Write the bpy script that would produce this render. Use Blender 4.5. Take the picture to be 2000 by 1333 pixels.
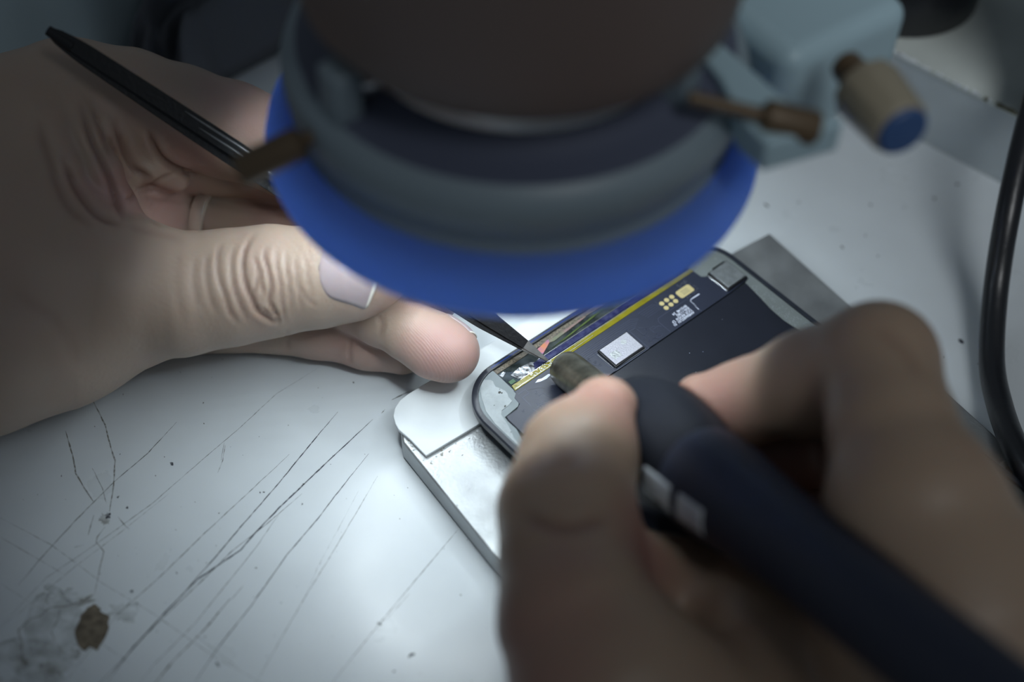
import bpy, math, random
import numpy as np
from math import sin, cos, pi, sqrt, radians, tan, atan2
random.seed(4)
rng = np.random.default_rng(7)
for o in list(bpy.data.objects):
    bpy.data.objects.remove(o)
SC = bpy.context.scene
COL = SC.collection
S = 0.01                                   # geometry below is authored in centimetres

# ------------------------------------------------------------------ camera
F, PITCH, ROLL, CH = 2869.0, radians(50.28), radians(2.79), 24.4
fw = np.array([0, cos(PITCH), -sin(PITCH)]); up0 = np.array([0, sin(PITCH), cos(PITCH)]); rt0 = np.array([1.0, 0, 0])
CA = cos(ROLL)*rt0 + sin(ROLL)*up0
CB = -sin(ROLL)*rt0 + cos(ROLL)*up0
CAM = np.array([0, -CH/tan(PITCH), CH])
def ray(px, py): return CA*(px-1000)/F - CB*(py-666.5)/F + fw
def P(px, py, z=0.0):                      # point of height z (cm) seen at that place of the photo
    d = ray(px, py); return CAM + d*((z-CH)/d[2])
def Q(px, py, zc): return CAM + ray(px, py)*zc
def proj(v):
    d = np.asarray(v) - CAM; z = d @ fw
    return 1000 + F*(d @ CA)/z, 666.5 - F*(d @ CB)/z, z
cam = bpy.data.cameras.new('camera'); co = bpy.data.objects.new('camera', cam); COL.objects.link(co)
from mathutils import Matrix, Vector
co.matrix_world = Matrix(((CA[0], CB[0], -fw[0], CAM[0]*S), (CA[1], CB[1], -fw[1], CAM[1]*S),
                          (CA[2], CB[2], -fw[2], CAM[2]*S), (0, 0, 0, 1)))
cam.sensor_fit = 'HORIZONTAL'; cam.sensor_width = 36.0; cam.lens = 36.0*F/2000
cam.clip_start = 0.005; cam.clip_end = 20
cam.dof.use_dof = True; cam.dof.focus_distance = 0.298; cam.dof.aperture_fstop = 5.8
SC.camera = co

# ------------------------------------------------------------------ light and view
W = bpy.data.worlds.new('world'); SC.world = W; W.use_nodes = True
bg = W.node_tree.nodes['Background']; bg.inputs[0].default_value = (0.75, 0.88, 1.0, 1); bg.inputs[1].default_value = 0.095
def area(name, loc, target, size, power, col):
    l = bpy.data.lights.new(name, 'AREA'); l.shape = 'DISK'; l.size = size; l.energy = power; l.color = col
    o = bpy.data.objects.new(name, l); COL.objects.link(o); o.location = loc
    o.rotation_euler = (Vector(target)-Vector(loc)).to_track_quat('-Z', 'Y').to_euler()
def spot(name, loc, target, power, col, cone, blend, rad):
    l = bpy.data.lights.new(name, 'SPOT'); l.energy = power; l.color = col; l.spot_size = radians(cone); l.spot_blend = blend
    l.shadow_soft_size = rad
    o = bpy.data.objects.new(name, l); COL.objects.link(o); o.location = loc
    o.rotation_euler = (Vector(target)-Vector(loc)).to_track_quat('-Z', 'Y').to_euler()
spot('right_fill_spot', (0.25, -0.26, 0.55), (0.15, 0.13, 0), 7.0, (0.94, 0.98, 1.0), 44, 1.0, .14)  # added spot, source unseen: brightens the right side, spares the left hand
RING_POWER = 140.0
vs = SC.view_settings
SC.display_settings.display_device = 'sRGB'
vs.view_transform = 'Standard'; vs.look = 'None'; vs.gamma = 1.0; vs.use_curve_mapping = False; vs.exposure = 0.0
SC.cycles.use_denoising = True
SC.cycles.max_bounces = 8; SC.cycles.caustics_reflective = False; SC.cycles.caustics_refractive = False
SC.cycles.sample_clamp_indirect = 3.0

# ------------------------------------------------------------------ materials
def mat(name, col, rough=0.5, metal=0.0, noise=0.0, nscale=40, bump=0.0, bscale=200, col2=None, spec=0.5, coat=0.0,
        alpha=1.0, emit=None, es=0.0, trans=0.0, sss=0.0, rnoise=0.0):
    m = bpy.data.materials.new(name); m.use_nodes = True
    nt = m.node_tree; N = nt.nodes; Lk = nt.links
    b = N['Principled BSDF']
    b.inputs['Base Color'].default_value = (*col, 1); b.inputs['Roughness'].default_value = rough
    b.inputs['Metallic'].default_value = metal; b.inputs['Specular IOR Level'].default_value = spec
    b.inputs['Coat Weight'].default_value = coat; b.inputs['Alpha'].default_value = alpha
    b.inputs['Transmission Weight'].default_value = trans
    if sss:
        b.inputs['Subsurface Weight'].default_value = sss; b.inputs['Subsurface Radius'].default_value = (1, .4, .2)
        b.inputs['Subsurface Scale'].default_value = 0.003
    if emit:
        b.inputs['Emission Color'].default_value = (*emit, 1); b.inputs['Emission Strength'].default_value = es
    tc = N.new('ShaderNodeTexCoord')
    if noise or rnoise:
        n = N.new('ShaderNodeTexNoise'); n.inputs['Scale'].default_value = nscale; n.inputs['Detail'].default_value = 6
        Lk.new(tc.outputs['Object'], n.inputs['Vector'])
        if noise:
            r = N.new('ShaderNodeValToRGB'); r.color_ramp.elements[0].position = 0.35; r.color_ramp.elements[1].position = 0.65
            c2 = col2 or tuple(c*(1-noise) for c in col)
            r.color_ramp.elements[0].color = (*c2, 1); r.color_ramp.elements[1].color = (*col, 1)
            Lk.new(n.outputs['Fac'], r.inputs['Fac']); Lk.new(r.outputs['Color'], b.inputs['Base Color'])
        if rnoise:
            mr = N.new('ShaderNodeMapRange'); mr.inputs['From Min'].default_value = .3; mr.inputs['From Max'].default_value = .7
            mr.inputs['To Min'].default_value = rough-rnoise; mr.inputs['To Max'].default_value = rough+rnoise
            Lk.new(n.outputs['Fac'], mr.inputs['Value']); Lk.new(mr.outputs['Result'], b.inputs['Roughness'])
    if bump:
        n2 = N.new('ShaderNodeTexNoise'); n2.inputs['Scale'].default_value = bscale; n2.inputs['Detail'].default_value = 4
        Lk.new(tc.outputs['Object'], n2.inputs['Vector'])
        bp = N.new('ShaderNodeBump'); bp.inputs['Strength'].default_value = bump; bp.inputs['Distance'].default_value = 0.0003
        Lk.new(n2.outputs['Fac'], bp.inputs['Height']); Lk.new(bp.outputs['Normal'], b.inputs['Normal'])
    return m

M = {}
M['table'] = mat('white_laminate', (.60, .645, .675), .31, noise=.05, nscale=60, bump=.05, bscale=900, rnoise=.05)
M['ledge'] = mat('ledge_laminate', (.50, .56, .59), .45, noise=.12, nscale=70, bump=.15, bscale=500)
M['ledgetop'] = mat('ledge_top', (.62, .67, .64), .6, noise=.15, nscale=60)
M['grime'] = mat('edge_grime', (.12, .11, .06), .8)
M['chip'] = mat('bare_edge', (.75, .8, .84), .6)
def scratch_mat(name, col, cover, sc=900):
    m = mat(name, col, .7); nt = m.node_tree; N = nt.nodes; L = nt.links
    tc = N.new('ShaderNodeTexCoord'); n = N.new('ShaderNodeTexNoise'); n.inputs['Scale'].default_value = sc
    n.inputs['Detail'].default_value = 3
    mr = N.new('ShaderNodeMapRange'); mr.inputs['From Min'].default_value = .38; mr.inputs['From Max'].default_value = .62
    mr.inputs['To Min'].default_value = max(0, cover-.25); mr.inputs['To Max'].default_value = cover+.25; mr.clamp = True
    L.new(tc.outputs['Object'], n.inputs['Vector']); L.new(n.outputs['Fac'], mr.inputs['Value'])
    L.new(mr.outputs['Result'], N['Principled BSDF'].inputs['Alpha'])
    return m
M['sc_dark'] = scratch_mat('scratch_dark', (.03, .035, .05), .75)
M['sc_mid'] = scratch_mat('scratch_mid', (.10, .10, .09), .55)
M['sc_faint'] = scratch_mat('scratch_faint', (.22, .22, .21), .38)
M['sc_crack'] = scratch_mat('crack_line', (.20, .19, .165), .55)
M['worn'] = mat('worn_core', (.17, .14, .10), .8, noise=.55, nscale=500, bump=.6, bscale=900)
M['stain'] = scratch_mat('stain', (.44, .46, .46), .12, 220)
M['stain2'] = scratch_mat('stain_dark', (.26, .25, .21), .22, 300)
M['plate'] = mat('brushed_steel', (.43, .45, .46), .38, .75, noise=.22, nscale=120, bump=.25, bscale=1600, rnoise=.08)
M['plate_side'] = mat('plate_edge', (.42, .43, .42), .45, .7, noise=.5, nscale=300, bump=.4, bscale=800)
M['platedirt'] = scratch_mat('plate_dirt', (.22, .2, .15), .4)
M['frost'] = mat('frosted_plastic', (.70, .74, .76), .38, trans=.0, alpha=.80, sss=.0, noise=.04, nscale=200)
M['frame'] = mat('display_frame', (.022, .026, .036), .33, noise=.3, nscale=300, bump=.2, bscale=900)
M['back'] = mat('display_back', (.012, .014, .022), .30, noise=.15, nscale=150, bump=.04, bscale=2500)
M['flex'] = mat('flex_board', (.018, .022, .038), .36, bump=.08, bscale=1200)
M['trace'] = mat('flex_trace', (.045, .052, .082), .30)
M['gluef'] = mat('dark_adhesive', (.15, .17, .17), .4, noise=.15, nscale=200, bump=.3, bscale=800)
M['glue'] = mat('grey_adhesive', (.16, .19, .20), .45, noise=.12, nscale=200, bump=.3, bscale=800)
M['gluew'] = mat('white_adhesive', (.27, .30, .31), .4, noise=.18, nscale=350, bump=.6, bscale=1200)
M['dirt'] = mat('dirt_speck', (.03, .03, .025), .7)
M['kapton'] = mat('yellow_tape', (.20, .175, .012), .18, noise=.25, nscale=400, bump=.15, bscale=1500, coat=.3)
M['gold'] = mat('gold_pad', (.62, .52, .26), .35, .35)
M['steelchip'] = mat('chip_can', (.40, .40, .45), .55, .6, noise=.2, nscale=3500, bump=.15, bscale=4000)
M['chipside'] = mat('chip_side', (.01, .01, .012), .3)
M['solder'] = mat('bright_line', (.75, .78, .82), .25, .9)
M['print'] = mat('white_print', (.62, .66, .78), .5)
M['glassdark'] = mat('ribbon_glass', (.012, .016, .016), .08, noise=.5, nscale=300, col2=(.05, .06, .06), coat=.5)
M['edgeblue'] = mat('edge_film', (.02, .04, .16), .25)
M['navyrib'] = mat('navy_ribbon', (.015, .017, .07), .22, noise=.6, nscale=900, col2=(.05, .055, .13), metal=.3)
M['golddot'] = mat('dotted_adhesive', (.15, .125, .09), .5, noise=.8, nscale=2600)
M['copper'] = mat('green_pad', (.02, .07, .025), .4)
M['irid1'] = mat('orange_film', (.62, .25, .13), .2, .4, noise=.6, nscale=400, col2=(.28, .16, .42))
M['irid2'] = mat('pink_film', (.38, .24, .24), .2, .5, noise=.4, nscale=300, col2=(.2, .25, .16))
M['irid3'] = mat('green_film', (.12, .17, .06), .2, .4, noise=.5, nscale=300)
M['crack'] = mat('shattered_film', (.55, .58, .62), .2, .6, noise=.9, nscale=1100, bump=.8, bscale=1500)
M['black_t'] = mat('black_coated_steel', (.012, .013, .015), .32, .3, bump=.2, bscale=1500)
M['steel_t'] = mat('bare_steel', (.42, .43, .43), .3, .9, noise=.3, nscale=500)
M['cable'] = mat('black_rubber', (.012, .013, .016), .34, bump=.2, bscale=500)
M['blue'] = mat('blue_plastic', (.22, .38, .76), .36)
def make_translucent(m, col, fac):
    nt = m.node_tree; N = nt.nodes; t = N.new('ShaderNodeBsdfTranslucent'); t.inputs['Color'].default_value = (*col, 1)
    x = N.new('ShaderNodeMixShader'); x.inputs[0].default_value = fac
    nt.links.new(N['Principled BSDF'].outputs[0], x.inputs[1]); nt.links.new(t.outputs[0], x.inputs[2])
    nt.links.new(x.outputs[0], N['Material Output'].inputs['Surface'])
make_translucent(M['blue'], (.32, .50, .93), .58)
M['ringtop'] = mat('slate_plastic', (.24, .30, .34), .42)
M['ringnavy'] = mat('navy_plate', (.10, .115, .17), .45)
M['ringdark'] = mat('ring_inside', (.03, .035, .06), .5)
M['brownbody'] = mat('dark_brown_paint', (.17, .125, .11), .55)
M['chrome'] = mat('chrome', (.9, .92, .95), .28, 1.0)
M['lens'] = mat('lens_glass', (.02, .025, .03), .04, coat=1)
M['brass'] = mat('aged_brass', (.13, .088, .05), .45, .2)
M['paleblue'] = mat('pale_blue_paint', (.42, .58, .65), .40)
M['beige'] = mat('beige_knob', (.34, .30, .22), .5)
M['bluecap'] = mat('blue_cap', (.035, .09, .24), .45)
M['grip'] = mat('black_grip', (.010, .012, .018), .6, spec=.2)
M['barrel'] = mat('black_barrel', (.028, .034, .055), .5, spec=.3)
M['ferrule'] = mat('worn_metal', (.26, .25, .20), .33, .85, noise=.5, nscale=350)
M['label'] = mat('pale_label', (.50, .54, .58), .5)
M['clothd'] = mat('black_fabric', (.09, .095, .11), .85, bump=.5, bscale=1500)
M['clothg'] = mat('grey_fabric', (.34, .42, .45), .85, bump=.5, bscale=1500)
M['silver'] = mat('silver_ring', (.80, .74, .66), .3, .75)
M['nail'] = mat('fingernail', (.46, .35, .36), .28, sss=.3, coat=.2)
M['nailtip'] = mat('nail_edge', (.80, .76, .68), .35)
M['led'] = mat('led', (1, 1, 1), .5, emit=(.86, .96, 1.0), es=RING_POWER)
M['boxd'] = mat('slate_block', (.05, .065, .075), .5)

def skin(name, base, red, dark):
    m = bpy.data.materials.new(name); m.use_nodes = True; nt = m.node_tree; N = nt.nodes; L = nt.links
    b = N['Principled BSDF']; b.inputs['Roughness'].default_value = .46; b.inputs['Specular IOR Level'].default_value = .42
    b.inputs['Subsurface Weight'].default_value = .35; b.inputs['Subsurface Radius'].default_value = (1, .38, .2)
    b.inputs['Subsurface Scale'].default_value = .0035
    tc = N.new('ShaderNodeTexCoord')
    at = N.new('ShaderNodeAttribute'); at.attribute_name = 'flush'
    n = N.new('ShaderNodeTexNoise'); n.inputs['Scale'].default_value = 90; n.inputs['Detail'].default_value = 5
    L.new(tc.outputs['Object'], n.inputs['Vector'])
    ad = N.new('ShaderNodeMath'); ad.operation = 'MULTIPLY_ADD'; ad.inputs[1].default_value = .7; ad.use_clamp = True
    sb = N.new('ShaderNodeMath'); sb.operation = 'SUBTRACT'; sb.inputs[1].default_value = .38
    L.new(n.outputs['Fac'], ad.inputs[0]); L.new(at.outputs['Fac'], sb.inputs[0]); L.new(sb.outputs[0], ad.inputs[2])
    mx = N.new('ShaderNodeMix'); mx.data_type = 'RGBA'
    mx.inputs['A'].default_value = (*base, 1); mx.inputs['B'].default_value = (*red, 1)
    L.new(ad.outputs[0], mx.inputs['Factor'])
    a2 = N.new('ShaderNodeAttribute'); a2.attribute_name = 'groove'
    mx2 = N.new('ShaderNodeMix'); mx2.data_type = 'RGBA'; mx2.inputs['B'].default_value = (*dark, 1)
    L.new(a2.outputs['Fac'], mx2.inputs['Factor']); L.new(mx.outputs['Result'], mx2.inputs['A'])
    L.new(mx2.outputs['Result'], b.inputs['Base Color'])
    # pores and fingerprint ridges
    n2 = N.new('ShaderNodeTexNoise'); n2.inputs['Scale'].default_value = 1100; n2.inputs['Detail'].default_value = 3
    L.new(tc.outputs['Object'], n2.inputs['Vector'])
    b1 = N.new('ShaderNodeBump'); b1.inputs['Strength'].default_value = .34; b1.inputs['Distance'].default_value = .0002
    L.new(n2.outputs['Fac'], b1.inputs['Height'])
    pc = N.new('ShaderNodeAttribute'); pc.attribute_name = 'ridge_at'
    pm = N.new('ShaderNodeAttribute'); pm.attribute_name = 'ridge_on'
    n3 = N.new('ShaderNodeTexNoise'); n3.inputs['Scale'].default_value = 160
    L.new(tc.outputs['Object'], n3.inputs['Vector'])
    m1 = N.new('ShaderNodeMath'); m1.operation = 'MULTIPLY_ADD'; m1.inputs[1].default_value = .05
    L.new(n3.outputs['Fac'], m1.inputs[0]); L.new(pc.outputs['Fac'], m1.inputs[2])
    m2 = N.new('ShaderNodeMath'); m2.operation = 'MULTIPLY'; m2.inputs[1].default_value = 2*pi/.036
    L.new(m1.outputs[0], m2.inputs[0])
    m3 = N.new('ShaderNodeMath'); m3.operation = 'SINE'; L.new(m2.outputs[0], m3.inputs[0])
    m4 = N.new('ShaderNodeMath'); m4.operation = 'MULTIPLY'; L.new(m3.outputs[0], m4.inputs[0]); L.new(pm.outputs['Fac'], m4.inputs[1])
    b2 = N.new('ShaderNodeBump'); b2.inputs['Strength'].default_value = .32; b2.inputs['Distance'].default_value = .00006
    L.new(m4.outputs[0], b2.inputs['Height']); L.new(b1.outputs['Normal'], b2.inputs['Normal'])
    L.new(b2.outputs['Normal'], b.inputs['Normal'])
    return m
M['skin'] = skin('skin_left', (.41, .315, .25), (.44, .255, .235), (.20, .10, .08))
M['skin2'] = skin('skin_right', (.35, .255, .185), (.34, .18, .15), (.16, .07, .05))

# ------------------------------------------------------------------ mesh helpers (all in cm, world coordinates)
class MB:
    def __init__(s): s.v = []; s.f = []; s.m = []
    def add(s, v, f, mi=0):
        o = len(s.v); s.v += [tuple(float(c) for c in q) for q in v]
        s.f += [tuple(i+o for i in q) for q in f]; s.m += [mi]*len(f); return s
    def prism(s, poly, h0, h1, fr=None, mi=0):       # poly in the frame's plane, h along its normal
        fr = fr or (np.zeros(3), np.array([1., 0, 0]), np.array([0, 1., 0]), np.array([0, 0, 1.]))
        o, u, v, n = fr; k = len(poly)
        V = [o+u*a+v*b+n*h0 for a, b in poly] + [o+u*a+v*b+n*h1 for a, b in poly]
        area2 = sum(poly[i][0]*poly[(i+1) % k][1]-poly[(i+1) % k][0]*poly[i][1] for i in range(k))
        hand = float(np.dot(np.cross(u, v), n))
        fl = [tuple(range(k-1, -1, -1)), tuple(range(k, 2*k))] + [(i, (i+1) % k, (i+1) % k+k, i+k) for i in range(k)]
        if (area2*hand < 0) != (h1 < h0): fl = [tuple(reversed(q)) for q in fl]
        return s.add(V, fl, mi)
    def box(s, lo, hi, fr=None, mi=0):
        return s.prism([(lo[0], lo[1]), (hi[0], lo[1]), (hi[0], hi[1]), (lo[0], hi[1])], lo[2], hi[2], fr, mi)
    def tube(s, pts, rad, n=16, mi=0, cap=True, flat=None, closed=False):
        pts = [np.asarray(q, float) for q in pts]; k = len(pts)
        rad = rad if hasattr(rad, '__len__') else [rad]*k
        V = []; ref = None
        for i, q in enumerate(pts):
            t = pts[min(i+1, k-1)] - pts[max(i-1, 0)]; t /= np.linalg.norm(t)+1e-12
            if ref is None:
                ref = np.array([0, 0, 1.]) if abs(t[2]) < .9 else np.array([1., 0, 0])
                if flat is not None: ref = np.asarray(flat[0], float)
            a = ref - t*(ref@t); a /= np.linalg.norm(a); b = np.cross(t, a); ref = a
            fa = flat[1] if flat is not None else 1
            for j in range(n):
                w = 2*pi*j/n; V.append(q + rad[i]*(cos(w)*a*fa + sin(w)*b))
        Fc = [(i*n+j, i*n+(j+1) % n, (i+1)*n+(j+1) % n, (i+1)*n+j) for i in range(k-1) for j in range(n)]
        if cap: Fc += [tuple(range(n-1, -1, -1)), tuple((k-1)*n+j for j in range(n))]
        return s.add(V, Fc, mi)
    def lathe(s, prof, o, ax, n=64, mi=0, a0=0, a1=2*pi):   # prof: (radius, height)
        ax = np.asarray(ax, float); ax /= np.linalg.norm(ax); o = np.asarray(o, float)
        ref = np.array([1., 0, 0]) if abs(ax[0]) < .9 else np.array([0, 1., 0])
        u = ref-ax*(ref@ax); u /= np.linalg.norm(u); w = np.cross(ax, u)
        full = abs(a1-a0-2*pi) < 1e-6; m = n if full else n+1; V = []
        for j in range(m):
            t = a0+(a1-a0)*j/n
            for r, h in prof: V.append(o+ax*h+r*(cos(t)*u+sin(t)*w))
        k = len(prof); Fc = []
        for j in range(n):
            for i in range(k-1):
                a = j*k+i; b = ((j+1) % m)*k+i
                Fc.append((a, b, b+1, a+1))
        return s.add(V, Fc, mi)
    def sphere(s, c, r, n=16, mi=0):
        return s.lathe([(max(r*sin(pi*i/n), 1e-5), -r*cos(pi*i/n)) for i in range(n+1)], c, (0, 0, 1), n*2, mi)
    def build(s, name, mats, parent=None, bevel=0, smooth=True, label=None, seg=2, auto=40):
        me = bpy.data.meshes.new(name)
        off = np.array(parent.matrix_world.translation)/S if parent is not None else np.zeros(3)
        if parent is not None: off = np.array(parent['_o'])
        vs_ = (np.array(s.v)-off)*S
        me.from_pydata(vs_.tolist(), [], s.f)
        for m in (mats if isinstance(mats, (list, tuple)) else [mats]): me.materials.append(M[m] if isinstance(m, str) else m)
        for p, mi in zip(me.polygons, s.m): p.material_index = mi
        me.update()
        o = bpy.data.objects.new(name, me); COL.objects.link(o)
        o['_o'] = [float(c) for c in off]
        if parent is not None: o.parent = parent; o['_o'] = list(parent['_o'])
        if bevel:
            b = o.modifiers.new('bevel', 'BEVEL'); b.width = bevel*S; b.segments = seg; b.limit_method = 'ANGLE'; b.angle_limit = radians(35)
        if smooth:
            for p in me.polygons: p.use_smooth = True
            me.set_sharp_from_angle(angle=radians(auto))
        if label: o['label'] = label
        return o
def thing(name, loc, label, cat, group=None):
    o = bpy.data.objects.new(name, None); COL.objects.link(o); o.location = [float(c)*S for c in loc]
    o['_o'] = [float(c) for c in loc]; o.empty_display_size = .005
    return tag(o, label, cat, group)
def tag(o, label, cat, group=None, kind=None):
    o['label'] = label; o['category'] = cat
    if group: o['group'] = group
    if kind: o['kind'] = kind
    return o
def arc(c, r, a0, a1, n=8): return [(c[0]+r*cos(a0+(a1-a0)*i/n), c[1]+r*sin(a0+(a1-a0)*i/n)) for i in range(n+1)]
def catmull(pts, n=8):
    p = [np.asarray(q, float) for q in pts]; p = [2*p[0]-p[1]]+p+[2*p[-1]-p[-2]]; out = []
    for i in range(1, len(p)-2):
        for j in range(n):
            t = j/n
            out.append(.5*((2*p[i])+(-p[i-1]+p[i+1])*t+(2*p[i-1]-5*p[i]+4*p[i+1]-p[i+2])*t*t+(-p[i-1]+3*p[i]-3*p[i+1]+p[i+2])*t**3))
    out.append(p[-2]); return out

# ------------------------------------------------------------------ bench top, with its scratches and worn patches
sd = (P(1960, 360)-P(1790, 270))[:2]; sd /= np.linalg.norm(sd); sn = np.array([-sd[1], sd[0]])     # seam direction / away from camera
if sn[1] < 0: sn = -sn
s0 = P(1790, 270)[:2]
def seam(t, d=0.0): return s0+sd*t+sn*d
tb = MB()
tb.prism([tuple(seam(45)), tuple(seam(-50)), (-45, 10), (-45, -24), (35, -24)], 0.0, -2.5)
def strip(pts, w, mi, z=.004, jit=0.0, hand=None):
    pts = [np.asarray(q, float)[:2] for q in pts]
    if jit: pts = [p+rng.normal(0, jit, 2) if 0 < i < len(pts)-1 else p for i, p in enumerate(pts)]
    V = []
    for i, q in enumerate(pts):
        t = pts[min(i+1, len(pts)-1)]-pts[max(i-1, 0)]; t = t/(np.linalg.norm(t)+1e-9); n = np.array([-t[1], t[0]])
        e = min(i, len(pts)-1-i)/max(1, len(pts)-1)*2; ww = w*(.35+.65*min(1, e*3))*(1+rng.uniform(-.25, .35))
        V += [(*(q+n*ww/2), z), (*(q-n*ww/2), z)]
    tb.add(V, [(2*i+1, 2*i+3, 2*i+2, 2*i) for i in range(len(pts)-1)], mi)
def pxline(q, w, mi, jit=.006, z=.004):
    pts = []
    for a, b in zip(q[:-1], q[1:]):
        A_, B_ = P(*a)[:2], P(*b)[:2]; n = max(2, int(np.linalg.norm(B_-A_)/.12))
        pts += [A_+(B_-A_)*i/n for i in range(n)]
    pts.append(P(*q[-1])[:2]); strip(pts, w, mi, z, jit)
DK, MD, FT, CK = 1, 2, 3, 7
for q, w, mi in [
    ([(728, 820), (650, 893), (590, 950), (545, 993), (500, 1040), (470, 1075), (385, 1133), (320, 1200), (240, 1290), (190, 1340)], .030, DK),
    ([(590, 965), (520, 1025), (450, 1080), (400, 1130), (330, 1196), (262, 1262), (205, 1340)], .020, MD),
    ([(660, 805), (620, 852), (540, 950), (470, 1030), (420, 1090), (375, 1140), (355, 1165)], .022, DK),
    ([(565, 888), (480, 968), (400, 1042), (310, 1130), (230, 1200), (130, 1330)], .017, MD),
    ([(720, 887), (668, 952), (620, 1015), (560, 1085), (490, 1185), (430, 1260), (380, 1335)], .020, DK),
    ([(738, 930), (700, 995), (650, 1080), (600, 1160), (545, 1255), (500, 1335)], .012, MD),
    ([(620, 720), (540, 770), (470, 835), (380, 912), (300, 982), (200, 1055), (90, 1130), (0, 1225)], .012, MD),
    ([(345, 825), (290, 885), (222, 943), (150, 1015), (90, 1080), (35, 1145)], .020, MD),
    ([(330, 965), (230, 1045), (150, 1105), (60, 1180), (0, 1228)], .012, FT),
    ([(895, 1035), (840, 1100), (780, 1172), (742, 1218), (700, 1270), (645, 1340)], .015, MD),
    ([(800, 1160), (760, 1205), (742, 1220)], .012, FT),
    ([(545, 1005), (500, 1070), (440, 1145), (380, 1220), (300, 1300), (270, 1340)], .014, MD),
    ([(450, 1170), (400, 1230), (340, 1290), (300, 1340)], .030, MD),
    ([(475, 1145), (452, 1172)], .02, MD),
    ([(800, 765), (765, 782)], .03, MD), ([(752, 800), (745, 808)], .02, FT),
    ([(0, 1012), (100, 1065), (200, 1140), (300, 1200), (420, 1285), (520, 1340)], .012, FT),
    ([(0, 1140), (70, 1185), (150, 1225), (260, 1300)], .010, FT),
    ([(0, 1050), (130, 1125)], .01, FT), ([(380, 1240), (470, 1310)], .01, FT),
    ([(180, 780), (205, 830), (217, 876), (225, 900), (222, 950), (214, 1000)], .030, CK),
    ([(128, 842), (142, 890), (148, 925), (165, 955), (182, 980)], .030, CK),
    ([(180, 915), (200, 955), (208, 985)], .018, FT),
    ([(205, 1030), (190, 1050), (188, 1060), (203, 1078), (195, 1110), (185, 1160)], .022, CK),
    ([(183, 1007), (178, 1025), (172, 1047)], .018, MD), ([(230, 1010), (245, 1028), (253, 1035)], .020, MD),
    ([(440, 870), (435, 900), (425, 925)], .018, FT), ([(438, 865), (432, 900)], .012, MD),
    ([(165, 1065), (145, 1070)], .02, FT), ([(700, 960), (620, 1110), (590, 1180)], .007, FT),
    ([(182, 1162), (158, 1176), (134, 1184), (96, 1188), (80, 1204), (60, 1210), (36, 1232), (42, 1256), (44, 1292), (58, 1302)], .028, CK),
    ([(96, 1156), (90, 1176), (97, 1184)], .02, CK), ([(0, 1258), (28, 1250), (36, 1262)], .03, FT), ([(118, 1190), (112, 1215), (100, 1235), (108, 1255)], .03, FT),
    ([(1455, 1000), (1400, 1060)], .01, FT)]:
    pxline(q, w*.82, mi, jit=.0025)
def blotch(cx, cy, rx, ry, rot, mi, z=.003, n=26, rough=.18, ph=0):
    c = P(cx, cy); V = []; r_ = np.random.default_rng(int(cx*7+cy+ph))
    for i in range(n):
        a = 2*pi*i/n; k = 1+rough*r_.normal()
        x, y = cos(a)*rx*k, sin(a)*ry*k
        V.append(P(cx+x*cos(rot)-y*sin(rot), cy+x*sin(rot)+y*cos(rot), z))
    V = [np.array(v) for v in V]; cc = sum(V)/n
    sgn = sum(np.cross(V[i]-cc, V[(i+1) % n]-cc)[2] for i in range(n))
    tb.add([cc]+V, [(0, i+1, (i+1) % n+1) if sgn > 0 else (0, (i+1) % n+1, i+1) for i in range(n)], mi)
blotch(181, 1230, 31, 43, .25, 4, z=.007, rough=.09)
blotch(183, 1196, 14, 12, 0, 4, z=.0075, rough=.2)
blotch(146, 1278, 12, 10, 0, 6, z=.004, rough=.2)
blotch(105, 1225, 62, 66, .3, 5, z=.002, rough=.10); blotch(60, 1300, 80, 52, .1, 5, z=.0025, rough=.12)
blotch(98, 1310, 22, 13, 0, 6, rough=.25); blotch(40, 1295, 16, 14, .5, 6, rough=.3)
blotch(125, 1160, 44, 14, .2, 5, z=.0035, rough=.25); blotch(165, 1175, 18, 7, -.4, 6, z=.0045, rough=.3)
blotch(243, 1195, 28, 22, 0, 5, z=.0022, rough=.2)
blotch(204, 1016, 10, 9, .3, 6, z=.005, rough=.25); blotch(211, 1008, 5, 5, .3, 1, z=.006, rough=.35)
for x, y, r in [(335, 906, 4), (257, 1157, 4), (425, 1298, 5), (742, 1220, 4), (515, 962, 2), (508, 963, 2), (803, 1281, 6), (249, 992, 3), (230, 972, 3),
                (1497, 401, 5), (1690, 460, 3), (1645, 483, 4), (1876, 666, 5), (1700, 400, 3), (1825, 388, 4), (1870, 360, 4), (1715, 500, 3), (1842, 698, 2),
                (195, 1122, 2), (400, 1245, 2), (345, 1120, 2), (120, 930, 2), (590, 985, 2), (1560, 395, 3), (770, 1312, 3), (500, 1110, 2)]:
    blotch(x, y, r, r*.6, random.random()*3, 1, z=.006, n=9, rough=.3)
for i in range(170):
    x, y = random.uniform(0, 1990), random.uniform(700, 1333)
    r = random.choice([.7, .8, 1.0, 1.3]); blotch(x, y, r*1.3, r, random.random()*3, 2, z=.005, n=6, rough=.3, ph=i)
top = tb.build('tabletop', ['table', 'sc_dark', 'sc_mid', 'sc_faint', 'worn', 'stain', 'stain2', 'sc_crack'], bevel=0, smooth=False)
tag(top, 'scratched white laminate workbench top with a brown worn spot and fine cracks', 'table')

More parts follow.
